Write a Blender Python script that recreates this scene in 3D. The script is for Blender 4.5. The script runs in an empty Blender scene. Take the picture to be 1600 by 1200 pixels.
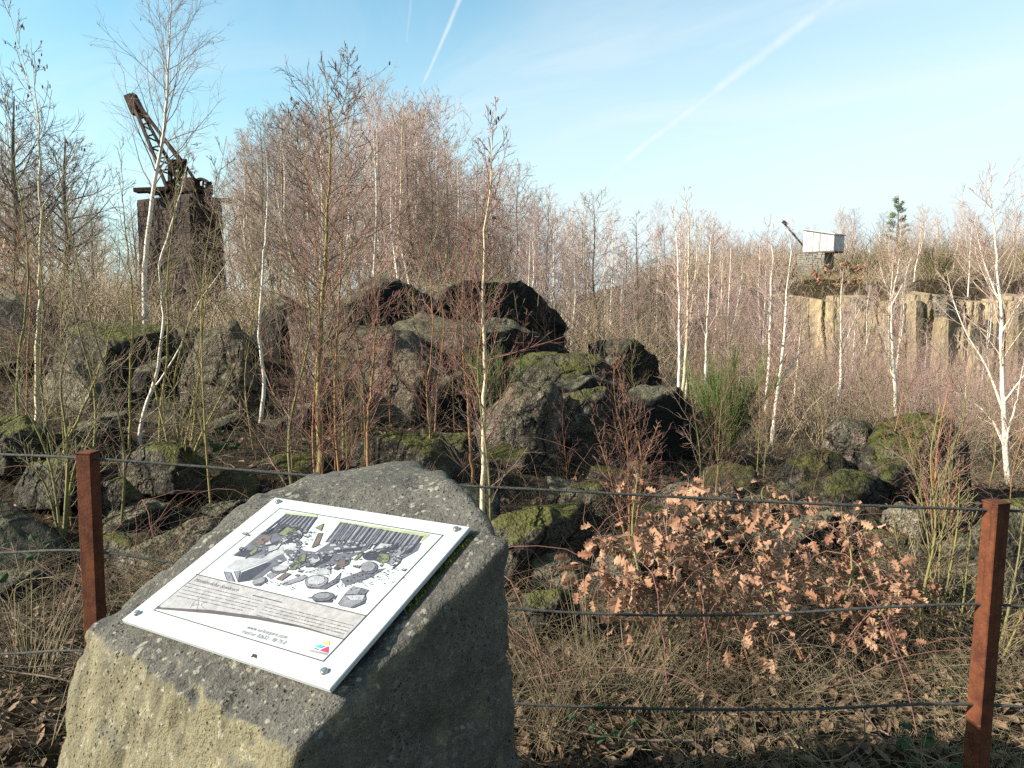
import bpy, bmesh, math, random
import numpy as np
from mathutils import Vector, Matrix
R = math.radians
scn = bpy.context.scene
COL = scn.collection
rng = np.random.default_rng(11)
random.seed(11)

# ------------------------------------------------------------------ camera
CAM_Z, PITCH, F = 1.65, R(6.0), 1155.0
cd = bpy.data.cameras.new('camera'); cam = bpy.data.objects.new('camera', cd); COL.objects.link(cam)
cam.location = (0, 0, CAM_Z); cam.rotation_euler = (R(90) - PITCH, 0, 0)
cd.sensor_width = 36.0; cd.lens = 36.0 * F / 1600.0; cd.clip_start = 0.05; cd.clip_end = 3000
scn.camera = cam
CP, SP = math.cos(PITCH), math.sin(PITCH)
def ray(px, py):
    x, y = (px - 800) / F, -(py - 600) / F
    return np.array([x, CP + y * SP, -SP + y * CP])
def W(px, py, Y):
    d = ray(px, py)
    return np.array([0, 0, CAM_Z]) + d * (Y / d[1])

# ------------------------------------------------------------------ sun, sky, exposure
SUN = np.array([-0.90, -0.24, 0.50]); SUN /= np.linalg.norm(SUN)
ELEV = math.asin(SUN[2]); AZ = math.atan2(SUN[0], SUN[1])
sl = bpy.data.lights.new('sun', 'SUN'); sun = bpy.data.objects.new('sun', sl); COL.objects.link(sun)
sl.energy = 5.0; sl.angle = R(0.5); sl.color = (1.0, 0.90, 0.76)
sun.rotation_euler = Vector(SUN).to_track_quat('Z', 'Y').to_euler()
sun.location = (-20, -6, 12)
SKY_STRENGTH = 0.052
EXPOSURE = 1.53
scn.view_settings.view_transform = 'Standard'; scn.view_settings.look = 'None'
scn.view_settings.exposure = EXPOSURE; scn.view_settings.gamma = 1.0; scn.view_settings.use_curve_mapping = False
scn.cycles.max_bounces = 5; scn.cycles.diffuse_bounces = 2; scn.cycles.transparent_max_bounces = 4
scn.cycles.use_denoising = False; scn.cycles.sample_clamp_indirect = 3.0

class NT:
    """small helper for writing node trees"""
    def __init__(s, tree): s.t = tree; s.n = tree.nodes; s.l = tree.links
    def new(s, ty, ins=None, **kw):
        nd = s.n.new(ty)
        for k, v in kw.items(): setattr(nd, k, v)
        for k, v in (ins or {}).items(): s.set(nd.inputs[k], v)
        return nd
    def set(s, sock, v):
        if isinstance(v, bpy.types.NodeSocket): s.l.new(v, sock)
        else:
            if sock.type == 'RGBA' and hasattr(v, '__len__') and len(v) == 3: v = (*v, 1)
            sock.default_value = v
    def m(s, op, a, b=0.0, c=None, clamp=False):
        nd = s.new('ShaderNodeMath', operation=op, use_clamp=clamp)
        s.set(nd.inputs[0], a); s.set(nd.inputs[1], b)
        if c is not None: s.set(nd.inputs[2], c)
        return nd.outputs[0]
    def v(s, op, a, b=(0, 0, 0)):
        nd = s.new('ShaderNodeVectorMath', operation=op); s.set(nd.inputs[0], a); s.set(nd.inputs[1], b)
        return nd.outputs['Value'] if op in ('DOT_PRODUCT', 'LENGTH') else nd.outputs['Vector']
    def rng(s, x, a, b, c=0.0, d=1.0, smooth=True):
        nd = s.new('ShaderNodeMapRange', interpolation_type='SMOOTHSTEP' if smooth else 'LINEAR')
        for k, val in zip(range(5), (x, a, b, c, d)): s.set(nd.inputs[k], val)
        return nd.outputs[0]
    def mix(s, f, a, b, blend='MIX'):
        nd = s.new('ShaderNodeMix', data_type='RGBA', blend_type=blend)
        s.set(nd.inputs[0], f); s.set(nd.inputs[6], a); s.set(nd.inputs[7], b)
        return nd.outputs[2]
    def noise(s, vec, scale, detail=4, rough=0.55, dist=0.0):
        return s.new('ShaderNodeTexNoise', {'Vector': vec, 'Scale': scale, 'Detail': detail, 'Roughness': rough, 'Distortion': dist}).outputs[0]
    def vor(s, vec, scale, feat='F1', rand=1.0):
        return s.new('ShaderNodeTexVoronoi', {'Vector': vec, 'Scale': scale, 'Randomness': rand}, feature=feat).outputs['Distance']
    def scale(s, vec, sc):
        return s.v('MULTIPLY', vec, sc)

world = bpy.data.worlds.new('World'); scn.world = world; world.use_nodes = True
n = NT(world.node_tree); n.n.clear()
dirv = n.new('ShaderNodeTexCoord').outputs['Generated']
sky = n.new('ShaderNodeTexSky', sky_type='NISHITA', sun_disc=False)
sky.sun_elevation = ELEV; sky.sun_rotation = AZ
sky.altitude = 200; sky.air_density = 1.0; sky.dust_density = 1.6; sky.ozone_density = 1.2
sep = n.new('ShaderNodeSeparateXYZ', {0: dirv}); dz = sep.outputs[2]; dx = sep.outputs[0]
# thin winter haze low over the horizon, and veils of cirrus
hz = n.rng(n.m('SUBTRACT', dz, n.m('MULTIPLY', dx, 0.22)), -0.10, 0.46, 1.2, 0.0)
hz = n.m('MULTIPLY', hz, 1.0, clamp=True)
base = n.mix(n.m('MULTIPLY', hz, 0.95), n.mix(1.0, sky.outputs[0], (1.30, 1.86, 1.68), 'MULTIPLY'), (5.7, 6.75, 7.1))
plane = n.new('ShaderNodeCombineXYZ', {0: n.m('DIVIDE', dx, n.m('ADD', n.m('MAXIMUM', dz, 0.0), 0.12)),
                                       1: n.m('DIVIDE', sep.outputs[1], n.m('ADD', n.m('MAXIMUM', dz, 0.0), 0.12)), 2: 0.0}).outputs[0]
warp = n.v('ADD', plane, n.scale(n.new('ShaderNodeTexNoise', {'Vector': plane, 'Scale': 0.5, 'Detail': 2.0}).outputs[1], (1.6, 1.6, 0)))
rot = n.new('ShaderNodeVectorRotate', {'Vector': warp, 'Angle': R(38)}, rotation_type='Z_AXIS').outputs[0]
cir = n.noise(n.scale(rot, (0.28, 1.15, 1)), 1.1, 6, 0.62)
cm = n.m('MULTIPLY', n.rng(cir, 0.38, 0.80), 0.42)
big = n.rng(n.noise(plane, 0.33, 3, 0.5), 0.42, 0.70)
cm = n.m('ADD', cm, n.m('MULTIPLY', big, 0.30), clamp=True)
cm = n.m('MULTIPLY', cm, n.rng(dz, -0.05, 0.12), clamp=True)
def contrail(p0, p1, w0, w1, strength):
    """a vapour trail along the great circle between two sky directions"""
    a = ray(*p0); a /= np.linalg.norm(a); b = ray(*p1); b /= np.linalg.norm(b)
    nn = np.cross(a, b); nn /= np.linalg.norm(nn); tt = np.cross(nn, a)
    ang = math.acos(float(np.clip(a @ b, -1, 1)))
    wob = n.m('MULTIPLY', n.m('SUBTRACT', n.noise(dirv, 7.0, 3), 0.5), 0.010)
    d = n.m('ABSOLUTE', n.m('ADD', n.v('DOT_PRODUCT', dirv, tuple(nn)), wob))
    along = n.m('DIVIDE', n.m('ARCTAN2', n.v('DOT_PRODUCT', dirv, tuple(tt)), n.v('DOT_PRODUCT', dirv, tuple(a))), ang)
    wd = n.rng(along, 0.0, 1.0, w0, w1, smooth=False)
    f = n.m('SUBTRACT', 1.0, n.rng(n.m('DIVIDE', d, wd), 0.0, 1.0))
    f = n.m('MULTIPLY', f, n.m('MULTIPLY', n.rng(along, -0.06, 0.12), n.rng(along, 1.25, 1.7, 1.0, 0.0)))
    tex = n.rng(n.noise(dirv, 38.0, 4), 0.25, 0.65, 0.45, 1.0)
    return n.m('MULTIPLY', n.m('MULTIPLY', f, tex), strength, clamp=True)
trail = n.m('ADD', contrail((935, 284), (1300, 0), 0.005, 0.0125, 0.62), contrail((660, 132), (718, 0), 0.0026, 0.0046, 0.6), clamp=True)
trail = n.m('ADD', trail, contrail((1370, 238), (1600, 160), 0.010, 0.016, 0.30), clamp=True)
trail = n.m('ADD', trail, contrail((634, 70), (640, 0), 0.002, 0.003, 0.22), clamp=True)
cm = n.m('MAXIMUM', cm, trail)
colr = n.mix(cm, base, (6.5, 6.85, 6.95))
bg = n.new('ShaderNodeBackground', {'Color': colr, 'Strength': SKY_STRENGTH})
n.l.new(bg.outputs[0], n.new('ShaderNodeOutputWorld').inputs[0])

# ------------------------------------------------------------------ helpers
def smooth(a, b, x):
    t = np.clip((x - a) / (b - a), 0, 1); return t * t * (3 - 2 * t)
def _hash(ix, iy, iz, seed):
    h = (ix * 374761393 + iy * 668265263 + iz * 2147483647 + seed * 974634777) & 0xFFFFFFFF
    h = ((h ^ (h >> 13)) * 1274126177) & 0xFFFFFFFF
    h = (h ^ (h >> 16)) & 0xFFFFFF
    return h / float(0xFFFFFF) * 2 - 1
def vnoise(p, seed=0):
    p = np.asarray(p, float); i = np.floor(p).astype(np.int64); f = p - i; f = f * f * (3 - 2 * f)
    out = 0
    for dx_ in (0, 1):
        for dy_ in (0, 1):
            for dz_ in (0, 1):
                w = (f[..., 0] if dx_ else 1 - f[..., 0]) * (f[..., 1] if dy_ else 1 - f[..., 1]) * (f[..., 2] if dz_ else 1 - f[..., 2])
                out = out + w * _hash(i[..., 0] + dx_, i[..., 1] + dy_, i[..., 2] + dz_, seed)
    return out
def fbm(p, octv=4, seed=0, gain=0.5):
    a, s, out = 1.0, 1.0, 0
    for k in range(octv):
        out = out + a * vnoise(np.asarray(p) * s, seed + k * 17); a *= gain; s *= 2.03
    return out
def mesh_np(name, V, faces, smooth_=False, mi=None):
    """V (N,3); faces list of int arrays (M,k)"""
    me = bpy.data.meshes.new(name); V = np.ascontiguousarray(V, np.float32)
    faces = [np.asarray(f, np.int32) for f in faces if len(f)]
    me.vertices.add(len(V)); me.vertices.foreach_set('co', V.ravel())
    loops = np.concatenate([f.ravel() for f in faces]); sizes = np.concatenate([np.full(len(f), f.shape[1]) for f in faces])
    me.loops.add(len(loops)); me.loops.foreach_set('vertex_index', loops)
    me.polygons.add(len(sizes)); starts = np.concatenate([[0], np.cumsum(sizes)[:-1]]).astype(np.int32)
    me.polygons.foreach_set('loop_start', starts)
    if mi is not None: me.polygons.foreach_set('material_index', np.asarray(mi, np.int32))
    me.polygons.foreach_set('use_smooth', np.full(len(sizes), bool(smooth_)))
    me.update(calc_edges=True)
    return me
def link(name, me, mats=None, parent=None, **props):
    o = bpy.data.objects.new(name, me); COL.objects.link(o)
    if parent is not None: o.parent = parent
    if mats is not None and not me.materials:
        for m_ in (mats if isinstance(mats, (list, tuple)) else [mats]): me.materials.append(m_)
    for k, v_ in props.items(): o[k] = v_
    return o
def thing(name, loc, label, cat, group=None, rz=0.0):
    o = bpy.data.objects.new(name, None); COL.objects.link(o); o.empty_display_size = 0.2
    o.location = tuple(loc); o.rotation_euler = (0, 0, rz); o['label'] = label; o['category'] = cat
    if group: o['group'] = group
    return o
class Tubes:
    def __init__(s): s.g = {}
    def add(s, P, r):
        P = np.asarray(P, float); r = np.broadcast_to(np.asarray(r, float), (len(P),))
        s.g.setdefault(len(P), ([], [])); s.g[len(P)][0].append(P); s.g[len(P)][1].append(r)
    def mesh(s, name, sides=3, off=(0, 0, 0)):
        VV, FF, base_ = [], [], 0
        for K, (Ps, Rs) in s.g.items():
            P = np.array(Ps) - np.asarray(off); r = np.array(Rs); B = len(P)
            T = np.gradient(P, axis=1); T /= np.linalg.norm(T, axis=2, keepdims=True) + 1e-9
            mean = P[:, -1] - P[:, 0]; mean = mean / (np.linalg.norm(mean, axis=1, keepdims=True) + 1e-9)
            ref = np.where(np.abs(mean[:, 2:3]) < 0.8, np.array([[0, 0, 1.0]]), np.array([[1.0, 0, 0]]))[:, None, :]
            N = np.cross(T, np.broadcast_to(ref, T.shape)); N /= np.linalg.norm(N, axis=2, keepdims=True) + 1e-9
            Bn = np.cross(T, N)
            a = np.arange(sides) * 2 * np.pi / sides
            V = P[:, :, None] + r[:, :, None, None] * (np.cos(a)[:, None] * N[:, :, None] + np.sin(a)[:, None] * Bn[:, :, None])
            idx = np.arange(B * K * sides).reshape(B, K, sides) + base_
            nx = np.roll(idx, -1, axis=2)
            FF.append(np.stack([idx[:, :-1], nx[:, :-1], nx[:, 1:], idx[:, 1:]], -1).reshape(-1, 4))
            VV.append(V.reshape(-1, 3)); base_ += B * K * sides
        return mesh_np(name, np.concatenate(VV), FF, True)
class Boxes:
    """oriented boxes and polygons collected into one mesh"""
    def __init__(s): s.V, s.F = [], []
    def add(s, c, ax, ay, az):
        b = len(s.V); c = np.asarray(c, float)
        for sx in (-1, 1):
            for sy in (-1, 1):
                for sz in (-1, 1): s.V.append(c + sx * np.asarray(ax) + sy * np.asarray(ay) + sz * np.asarray(az))
        for f in ((0, 1, 3, 2), (4, 6, 7, 5), (0, 4, 5, 1), (2, 3, 7, 6), (0, 2, 6, 4), (1, 5, 7, 3)): s.F.append([b + i for i in f])
    def beam(s, p, q, w, h):
        p, q = np.asarray(p, float), np.asarray(q, float); d = q - p; L = np.linalg.norm(d); t = d / L
        ref = np.array([0, 0, 1.0]) if abs(t[2]) < 0.9 else np.array([0, 1.0, 0])
        a = np.cross(t, ref); a /= np.linalg.norm(a); b = np.cross(a, t)
        s.add((p + q) / 2, t * L / 2, a * w / 2, b * h / 2)
    def build(s, name, mat_, parent=None, off=(0, 0, 0), bevel=0.0, **pr):
        me = bpy.data.meshes.new(name); me.from_pydata([tuple(np.asarray(v_) - np.asarray(off)) for v_ in s.V], [], s.F)
        bm = bmesh.new(); bm.from_mesh(me); bmesh.ops.recalc_face_normals(bm, faces=bm.faces)
        if bevel: bmesh.ops.bevel(bm, geom=list(bm.edges), offset=bevel, segments=1, affect='EDGES')
        bm.to_mesh(me); bm.free()
        return link(name, me, mat_, parent, **pr)
def spline(pts, K):
    pts = np.asarray(pts, float)
    if len(pts) < 3:
        return np.array([pts[0] + (pts[-1] - pts[0]) * t for t in np.linspace(0, 1, K)])
    seg = np.r_[0, np.cumsum(np.linalg.norm(np.diff(pts, axis=0), axis=1))]
    t = np.linspace(0, seg[-1], K)
    m_ = np.gradient(pts, seg, axis=0); out = np.zeros((K, 3))
    i = np.clip(np.searchsorted(seg, t, side='right') - 1, 0, len(pts) - 2)
    h = (seg[i + 1] - seg[i]); s_ = ((t - seg[i]) / h)[:, None]; h = h[:, None]
    return ((1 + 2 * s_) * (1 - s_) ** 2) * pts[i] + (s_ * (1 - s_) ** 2) * h * m_[i] + (s_ ** 2 * (3 - 2 * s_)) * pts[i + 1] + (s_ ** 2 * (s_ - 1)) * h * m_[i + 1]

# ------------------------------------------------------------------ materials
def material(name, build):
    m_ = bpy.data.materials.new(name); m_.use_nodes = True; t = NT(m_.node_tree)
    bs = m_.node_tree.nodes['Principled BSDF']; build(t, bs); return m_
def P(t): return t.new('ShaderNodeTexCoord').outputs['Object']
def G(t): return t.new('ShaderNodeNewGeometry').outputs['Position']
def bump(t, bs, h, strength, dist):
    t.l.new(t.new('ShaderNodeBump', {'Height': h, 'Strength': strength, 'Distance': dist}).outputs[0], bs.inputs['Normal'])
KA = 0.95            # overall reflectance of the dull winter surfaces
def ka(*cs): return [tuple(KA * q for q in c) for c in cs]
def simple(name, c1, c2, scale, rough=0.85, stretch=(1, 1, 1), bmp=0.0, spec=0.25, metal=0.0, obj_var=0.0):
    c1, c2 = ka(c1, c2)
    def b(t, bs):
        v = t.scale(P(t), stretch)
        f = t.rng(t.noise(v, scale, 5, 0.6), 0.3, 0.7)
        c = t.mix(f, c1, c2)
        if obj_var:
            rv = t.new('ShaderNodeObjectInfo').outputs['Random']
            hs = t.new('ShaderNodeHueSaturation', {'Hue': t.rng(rv, 0, 1, 0.5 - 0.03 * obj_var, 0.5 + 0.03 * obj_var, False),
                                                   'Saturation': t.rng(t.m('FRACT', t.m('MULTIPLY', rv, 7.3)), 0, 1, 1 - 0.25 * obj_var, 1 + 0.2 * obj_var, False),
                                                   'Value': t.rng(t.m('FRACT', t.m('MULTIPLY', rv, 3.7)), 0, 1, 1 - 0.35 * obj_var, 1 + 0.35 * obj_var, False), 'Color': c})
            c = hs.outputs[0]
        t.set(bs.inputs['Base Color'], c); bs.inputs['Roughness'].default_value = rough
        bs.inputs['Specular IOR Level'].default_value = spec; bs.inputs['Metallic'].default_value = metal
        if bmp: bump(t, bs, t.noise(v, scale * 3, 4, 0.6), bmp, 0.01)
    return material(name, b)

def rock(name, dark, light, moss, lichen, moss_lit_col=(0.075, 0.085, 0.016)):
    def b(t, bs):
        v = G(t)
        nz = t.new('ShaderNodeSeparateXYZ', {0: t.new('ShaderNodeNewGeometry').outputs['Normal']}).outputs[2]
        n1 = t.noise(v, 1.3, 5, 0.6); n2 = t.noise(v, 9.0, 5, 0.65); n3 = t.noise(v, 48.0, 3, 0.6)
        c = t.mix(t.rng(n1, 0.3, 0.7), dark, light)
        c = t.mix(t.m('MULTIPLY', t.rng(n2, 0.45, 0.70), 0.8), c, tuple(1.75 * q for q in light))
        c = t.mix(t.rng(n3, 0.38, 0.60, 0.75, 0.0), c, tuple(0.3 * q for q in dark))
        vd = t.v('ADD', v, t.scale(t.new('ShaderNodeTexNoise', {'Vector': v, 'Scale': 2.6, 'Detail': 4.0}).outputs[1], (0.5, 0.5, 0.5)))
        crk = t.m('MULTIPLY', t.rng(t.vor(t.scale(vd, (1, 1, 0.6)), 2.1, 'DISTANCE_TO_EDGE'), 0.0, 0.045, 1.0, 0.0), t.rng(t.noise(v, 1.7, 3), 0.45, 0.6))
        c = t.mix(t.m('MULTIPLY', crk, 0.85), c, (0.006, 0.006, 0.006))
        streak = t.noise(t.scale(v, (5, 5, 0.7)), 1.6, 4, 0.6)
        c = t.mix(t.rng(streak, 0.52, 0.72, 0.0, 0.55), c, (0.013, 0.012, 0.012))
        lm = t.m('MULTIPLY', t.rng(t.noise(v, 6.5, 8, 0.78), 0.545, 0.60), lichen)
        c = t.mix(lm, c, (0.17, 0.165, 0.13))
        mm = t.m('MULTIPLY', t.rng(t.m('ADD', nz, t.m('MULTIPLY', t.m('SUBTRACT', t.noise(v, 2.3, 5, 0.65), 0.5), 1.7)), 0.45, 0.95), moss)
        mc = t.mix(t.rng(t.noise(v, 14, 4, 0.6), 0.3, 0.7), moss_lit_col, tuple(1.9 * q for q in moss_lit_col))  # upper faces: moss, but on the darkest basalt a painted sunlit tone
        c = t.mix(mm, c, mc)
        t.set(bs.inputs['Base Color'], c); bs.inputs['Roughness'].default_value = 0.95; bs.inputs['Specular IOR Level'].default_value = 0.15
        h = t.m('ADD', t.m('MULTIPLY', n2, 1.0), t.m('MULTIPLY', n3, 0.4))
        h = t.m('ADD', h, t.m('MULTIPLY', t.vor(vd, 4.2, 'DISTANCE_TO_EDGE'), 1.2))
        h = t.m('SUBTRACT', h, t.m('MULTIPLY', crk, 1.0))
        bump(t, bs, h, 1.0, 0.13)
    return material(name, b)
M = {}
M['rock_shaded'] = rock('basalt_shaded', (0.011, 0.011, 0.012), (0.027, 0.026, 0.024), 0.85, 0.15, (0.085, 0.080, 0.053))  # shade of the heap put into the near-black base, sunlight into pale tops
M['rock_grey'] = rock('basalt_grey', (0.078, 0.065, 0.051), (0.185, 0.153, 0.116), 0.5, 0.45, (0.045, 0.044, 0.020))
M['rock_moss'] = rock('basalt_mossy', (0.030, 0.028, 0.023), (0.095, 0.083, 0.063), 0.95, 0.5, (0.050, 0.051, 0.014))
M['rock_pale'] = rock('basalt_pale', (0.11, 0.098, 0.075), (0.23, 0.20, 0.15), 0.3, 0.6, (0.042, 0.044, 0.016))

def _info(t, bs):
    v = P(t); geo = t.new('ShaderNodeNewGeometry'); nrm = geo.outputs['Normal']
    nz = t.new('ShaderNodeSeparateXYZ', {0: nrm}).outputs[2]
    n1 = t.noise(v, 7, 5, 0.65); n2 = t.noise(v, 60, 4, 0.7); n3 = t.noise(v, 190, 3, 0.6)
    c = t.mix(t.rng(n1, 0.3, 0.7), (0.046, 0.044, 0.040), (0.088, 0.084, 0.073))
    c = t.mix(t.rng(n2, 0.5, 0.72, 0, 0.7), c, (0.165, 0.158, 0.132))
    c = t.mix(t.rng(n3, 0.36, 0.5, 0.75, 0.0), c, (0.035, 0.033, 0.031))
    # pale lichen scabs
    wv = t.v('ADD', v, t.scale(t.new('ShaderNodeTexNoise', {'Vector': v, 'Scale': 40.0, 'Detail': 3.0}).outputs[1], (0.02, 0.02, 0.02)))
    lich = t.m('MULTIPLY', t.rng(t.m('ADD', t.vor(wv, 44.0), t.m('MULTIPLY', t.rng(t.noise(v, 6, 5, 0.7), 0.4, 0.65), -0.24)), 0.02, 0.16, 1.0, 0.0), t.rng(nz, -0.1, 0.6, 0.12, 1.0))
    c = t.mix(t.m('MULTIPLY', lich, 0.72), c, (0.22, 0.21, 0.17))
    # algae film and yellow lichen; sunlit brightness painted onto the front-left face
    lit_face = t.m('MULTIPLY', t.rng(nz, 0.35, 0.70, 1.0, 0.0), t.rng(t.v('DOT_PRODUCT', nrm, (-0.55, -0.80, 0.15)), 0.05, 0.5, 0.12, 1.0))
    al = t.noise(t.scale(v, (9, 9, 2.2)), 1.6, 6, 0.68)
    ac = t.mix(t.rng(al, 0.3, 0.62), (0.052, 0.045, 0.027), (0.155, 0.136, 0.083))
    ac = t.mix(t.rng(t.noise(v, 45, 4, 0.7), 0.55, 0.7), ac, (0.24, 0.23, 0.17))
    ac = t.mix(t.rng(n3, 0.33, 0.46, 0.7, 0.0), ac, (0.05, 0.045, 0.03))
    c = t.mix(t.m('MULTIPLY', lit_face, 0.85), c, ac)
    # gas holes
    pits = t.m('MULTIPLY', t.rng(t.vor(t.scale(wv, (1.0, 1.5, 1.2)), 62.0), 0.10, 0.26, 1.0, 0.0), t.rng(t.noise(v, 4.5, 3, 0.5), 0.42, 0.62))
    c = t.mix(pits, c, (0.020, 0.019, 0.018))
    t.set(bs.inputs['Base Color'], c); bs.inputs['Roughness'].default_value = 0.93; bs.inputs['Specular IOR Level'].default_value = 0.2
    h = t.m('ADD', t.m('MULTIPLY', n1, 0.6), t.m('ADD', t.m('MULTIPLY', n2, 0.55), t.m('MULTIPLY', n3, 0.22)))
    h = t.m('SUBTRACT', h, t.m('MULTIPLY', pits, 0.7))
    bump(t, bs, h, 1.0, 0.016)
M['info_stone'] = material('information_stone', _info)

def _ground(t, bs):
    v = G(t)
    n1 = t.noise(v, 0.6, 5, 0.6); n2 = t.noise(v, 8, 5, 0.65); n3 = t.noise(v, 55, 3, 0.6)
    c = t.mix(t.rng(n2, 0.3, 0.7), (0.014, 0.011, 0.007), (0.040, 0.030, 0.019))
    c = t.mix(t.rng(n1, 0.45, 0.7, 0, 0.75), c, (0.060, 0.046, 0.028))
    c = t.mix(t.rng(t.noise(v, 1.4, 4, 0.6), 0.60, 0.72, 0, 0.8), c, (0.030, 0.034, 0.010))
    c = t.mix(t.rng(n3, 0.35, 0.55, 0.6, 0), c, (0.020, 0.015, 0.010))
    t.set(bs.inputs['Base Color'], c); bs.inputs['Roughness'].default_value = 1.0; bs.inputs['Specular IOR Level'].default_value = 0.1
    bump(t, bs, t.m('ADD', n2, t.m('MULTIPLY', n3, 0.5)), 0.9, 0.05)
M['ground'] = material('leaf_mould', _ground)
def _cliff(t, bs):
    v = G(t)
    n1 = t.noise(t.scale(v, (1, 1, 0.16)), 0.55, 5, 0.6); n2 = t.noise(t.scale(v, (1, 1, 0.3)), 3.2, 5, 0.65)
    c = t.mix(t.rng(n1, 0.32, 0.66), (0.15, 0.12, 0.082), (0.29, 0.225, 0.135))
    c = t.mix(t.rng(n2, 0.5, 0.75, 0, 0.7), c, (0.36, 0.31, 0.225))
    c = t.mix(t.rng(t.noise(v, 0.9, 4, 0.6), 0.56, 0.70, 0, 0.7), c, (0.13, 0.122, 0.105))
    c = t.mix(t.rng(t.noise(t.scale(v, (1, 1, 0.12)), 1.4, 3, 0.5), 0.62, 0.74, 0, 0.6), c, (0.085, 0.066, 0.05))
    t.set(bs.inputs['Base Color'], c); bs.inputs['Roughness'].default_value = 1.0; bs.inputs['Specular IOR Level'].default_value = 0.1
    bump(t, bs, t.m('ADD', n2, n1), 0.8, 0.35)
M['cliff'] = material('quarry_cliff', _cliff)

def bark(name, pale, mid, scar, moss=0.0, ring=0.55):
    pale, mid, scar = ka(pale, mid, scar)
    def b(t, bs):
        v = P(t)
        c = t.mix(t.rng(t.noise(t.scale(v, (14, 14, 3)), 1.6, 4, 0.6), 0.3, 0.7), mid, pale)
        rg = t.noise(t.scale(v, (6, 6, 42)), 0.9, 3, 0.6)
        c = t.mix(t.m('MULTIPLY', t.rng(rg, 0.58, 0.68), ring), c, scar)
        if moss: c = t.mix(t.m('MULTIPLY', t.rng(t.noise(t.scale(v, (5, 5, 0.8)), 1.3, 4), 0.40, 0.62), moss), c, (0.15, 0.14, 0.034))
        t.set(bs.inputs['Base Color'], c); bs.inputs['Roughness'].default_value = 0.8; bs.inputs['Specular IOR Level'].default_value = 0.2
    return material(name, b)
M['bark_white'] = bark('birch_bark_white', (0.60, 0.55, 0.48), (0.44, 0.39, 0.32), (0.06, 0.05, 0.045))
M['bark_cream'] = bark('birch_bark_cream', (0.55, 0.47, 0.33), (0.38, 0.31, 0.20), (0.07, 0.055, 0.04), 0.25)
M['bark_yellow'] = bark('bark_algae_yellow', (0.26, 0.215, 0.085), (0.17, 0.14, 0.058), (0.08, 0.06, 0.03), 0.7, 0.45)
M['bark_green'] = bark('bark_algae_green', (0.165, 0.15, 0.066), (0.105, 0.097, 0.045), (0.05, 0.045, 0.025), 0.5, 0.4)
M['bark_red'] = bark('young_bark_orange', (0.27, 0.14, 0.068), (0.17, 0.085, 0.045), (0.10, 0.05, 0.03), 0.15, 0.3)
M['bark_dark'] = bark('bark_dark', (0.12, 0.105, 0.09), (0.065, 0.058, 0.05), (0.03, 0.027, 0.024), 0.2, 0.4)
M['twig_brown'] = simple('twig_brown', (0.12, 0.085, 0.062), (0.205, 0.15, 0.11), 3.0, obj_var=0.6)
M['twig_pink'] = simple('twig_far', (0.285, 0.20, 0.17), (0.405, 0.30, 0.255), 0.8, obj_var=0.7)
M['twig_red'] = simple('twig_red', (0.13, 0.060, 0.047), (0.22, 0.115, 0.088), 3.0, obj_var=0.5)
M['twig_olive'] = simple('twig_olive', (0.11, 0.09, 0.047), (0.18, 0.15, 0.082), 3.0, obj_var=0.5)
M['twig_dark'] = simple('twig_dark', (0.050, 0.042, 0.040), (0.090, 0.072, 0.066), 3.0)
M['catkin'] = simple('catkin', (0.05, 0.034, 0.025), (0.09, 0.06, 0.04), 20.0)
M['brush'] = simple('brush_stems', (0.20, 0.150, 0.105), (0.35, 0.27, 0.185), 0.35)
M['brush_olive'] = simple('brush_olive', (0.17, 0.145, 0.075), (0.27, 0.225, 0.125), 0.35)
M['brush_dark'] = simple('bramble_stems', (0.040, 0.026, 0.018), (0.105, 0.075, 0.048), 0.9)
M['straw'] = simple('dry_grass', (0.085, 0.066, 0.040), (0.22, 0.178, 0.112), 1.6, rough=0.7)
M['straw_dark'] = simple('dry_grass_dull', (0.036, 0.029, 0.017), (0.105, 0.084, 0.050), 1.6, rough=0.8)
M['moss'] = simple('moss', (0.030, 0.040, 0.008), (0.11, 0.12, 0.022), 30, bmp=0.6)
M['broom'] = simple('broom_green', (0.056, 0.088, 0.022), (0.125, 0.165, 0.048), 2.0)
M['pine'] = simple('pine_green', (0.085, 0.115, 0.065), (0.15, 0.185, 0.10), 2.0)
def _rust(t, bs):
    v = P(t); a = t.noise(v, 16, 6, 0.7); b = t.noise(t.scale(v, (60, 60, 2.5)), 1.2, 4, 0.6)
    c = t.mix(t.rng(a, 0.3, 0.7), (0.040, 0.013, 0.008), (0.098, 0.033, 0.015))
    c = t.mix(t.rng(b, 0.52, 0.72, 0, 0.7), c, (0.026, 0.010, 0.008)); c = t.mix(t.rng(t.noise(v, 90, 3, 0.6), 0.60, 0.70, 0, 0.6), c, (0.145, 0.060, 0.028))
    t.set(bs.inputs['Base Color'], c); bs.inputs['Roughness'].default_value = 0.9; bs.inputs['Specular IOR Level'].default_value = 0.15
    bump(t, bs, t.m('ADD', a, t.noise(v, 120, 3)), 0.4, 0.004)
M['rust_post'] = material('corten_rust', _rust)
M['rust_iron'] = simple('old_iron', (0.014, 0.008, 0.007), (0.044, 0.018, 0.012), 6, rough=0.8, bmp=0.3)
M['cable'] = simple('steel_rope', (0.026, 0.028, 0.027), (0.056, 0.059, 0.056), 60, rough=0.85, spec=0.15, bmp=0.5)
M['steel'] = simple('bolt_steel', (0.30, 0.30, 0.30), (0.45, 0.45, 0.45), 60, rough=0.35, metal=0.9)
M['tower'] = simple('tower_masonry', (0.014, 0.010, 0.0095), (0.042, 0.028, 0.026), 1.6, rough=0.95, bmp=0.8)
M['pier'] = simple('pier_masonry', (0.10, 0.095, 0.085), (0.20, 0.185, 0.16), 2.2, rough=0.95, bmp=0.6)
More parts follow.
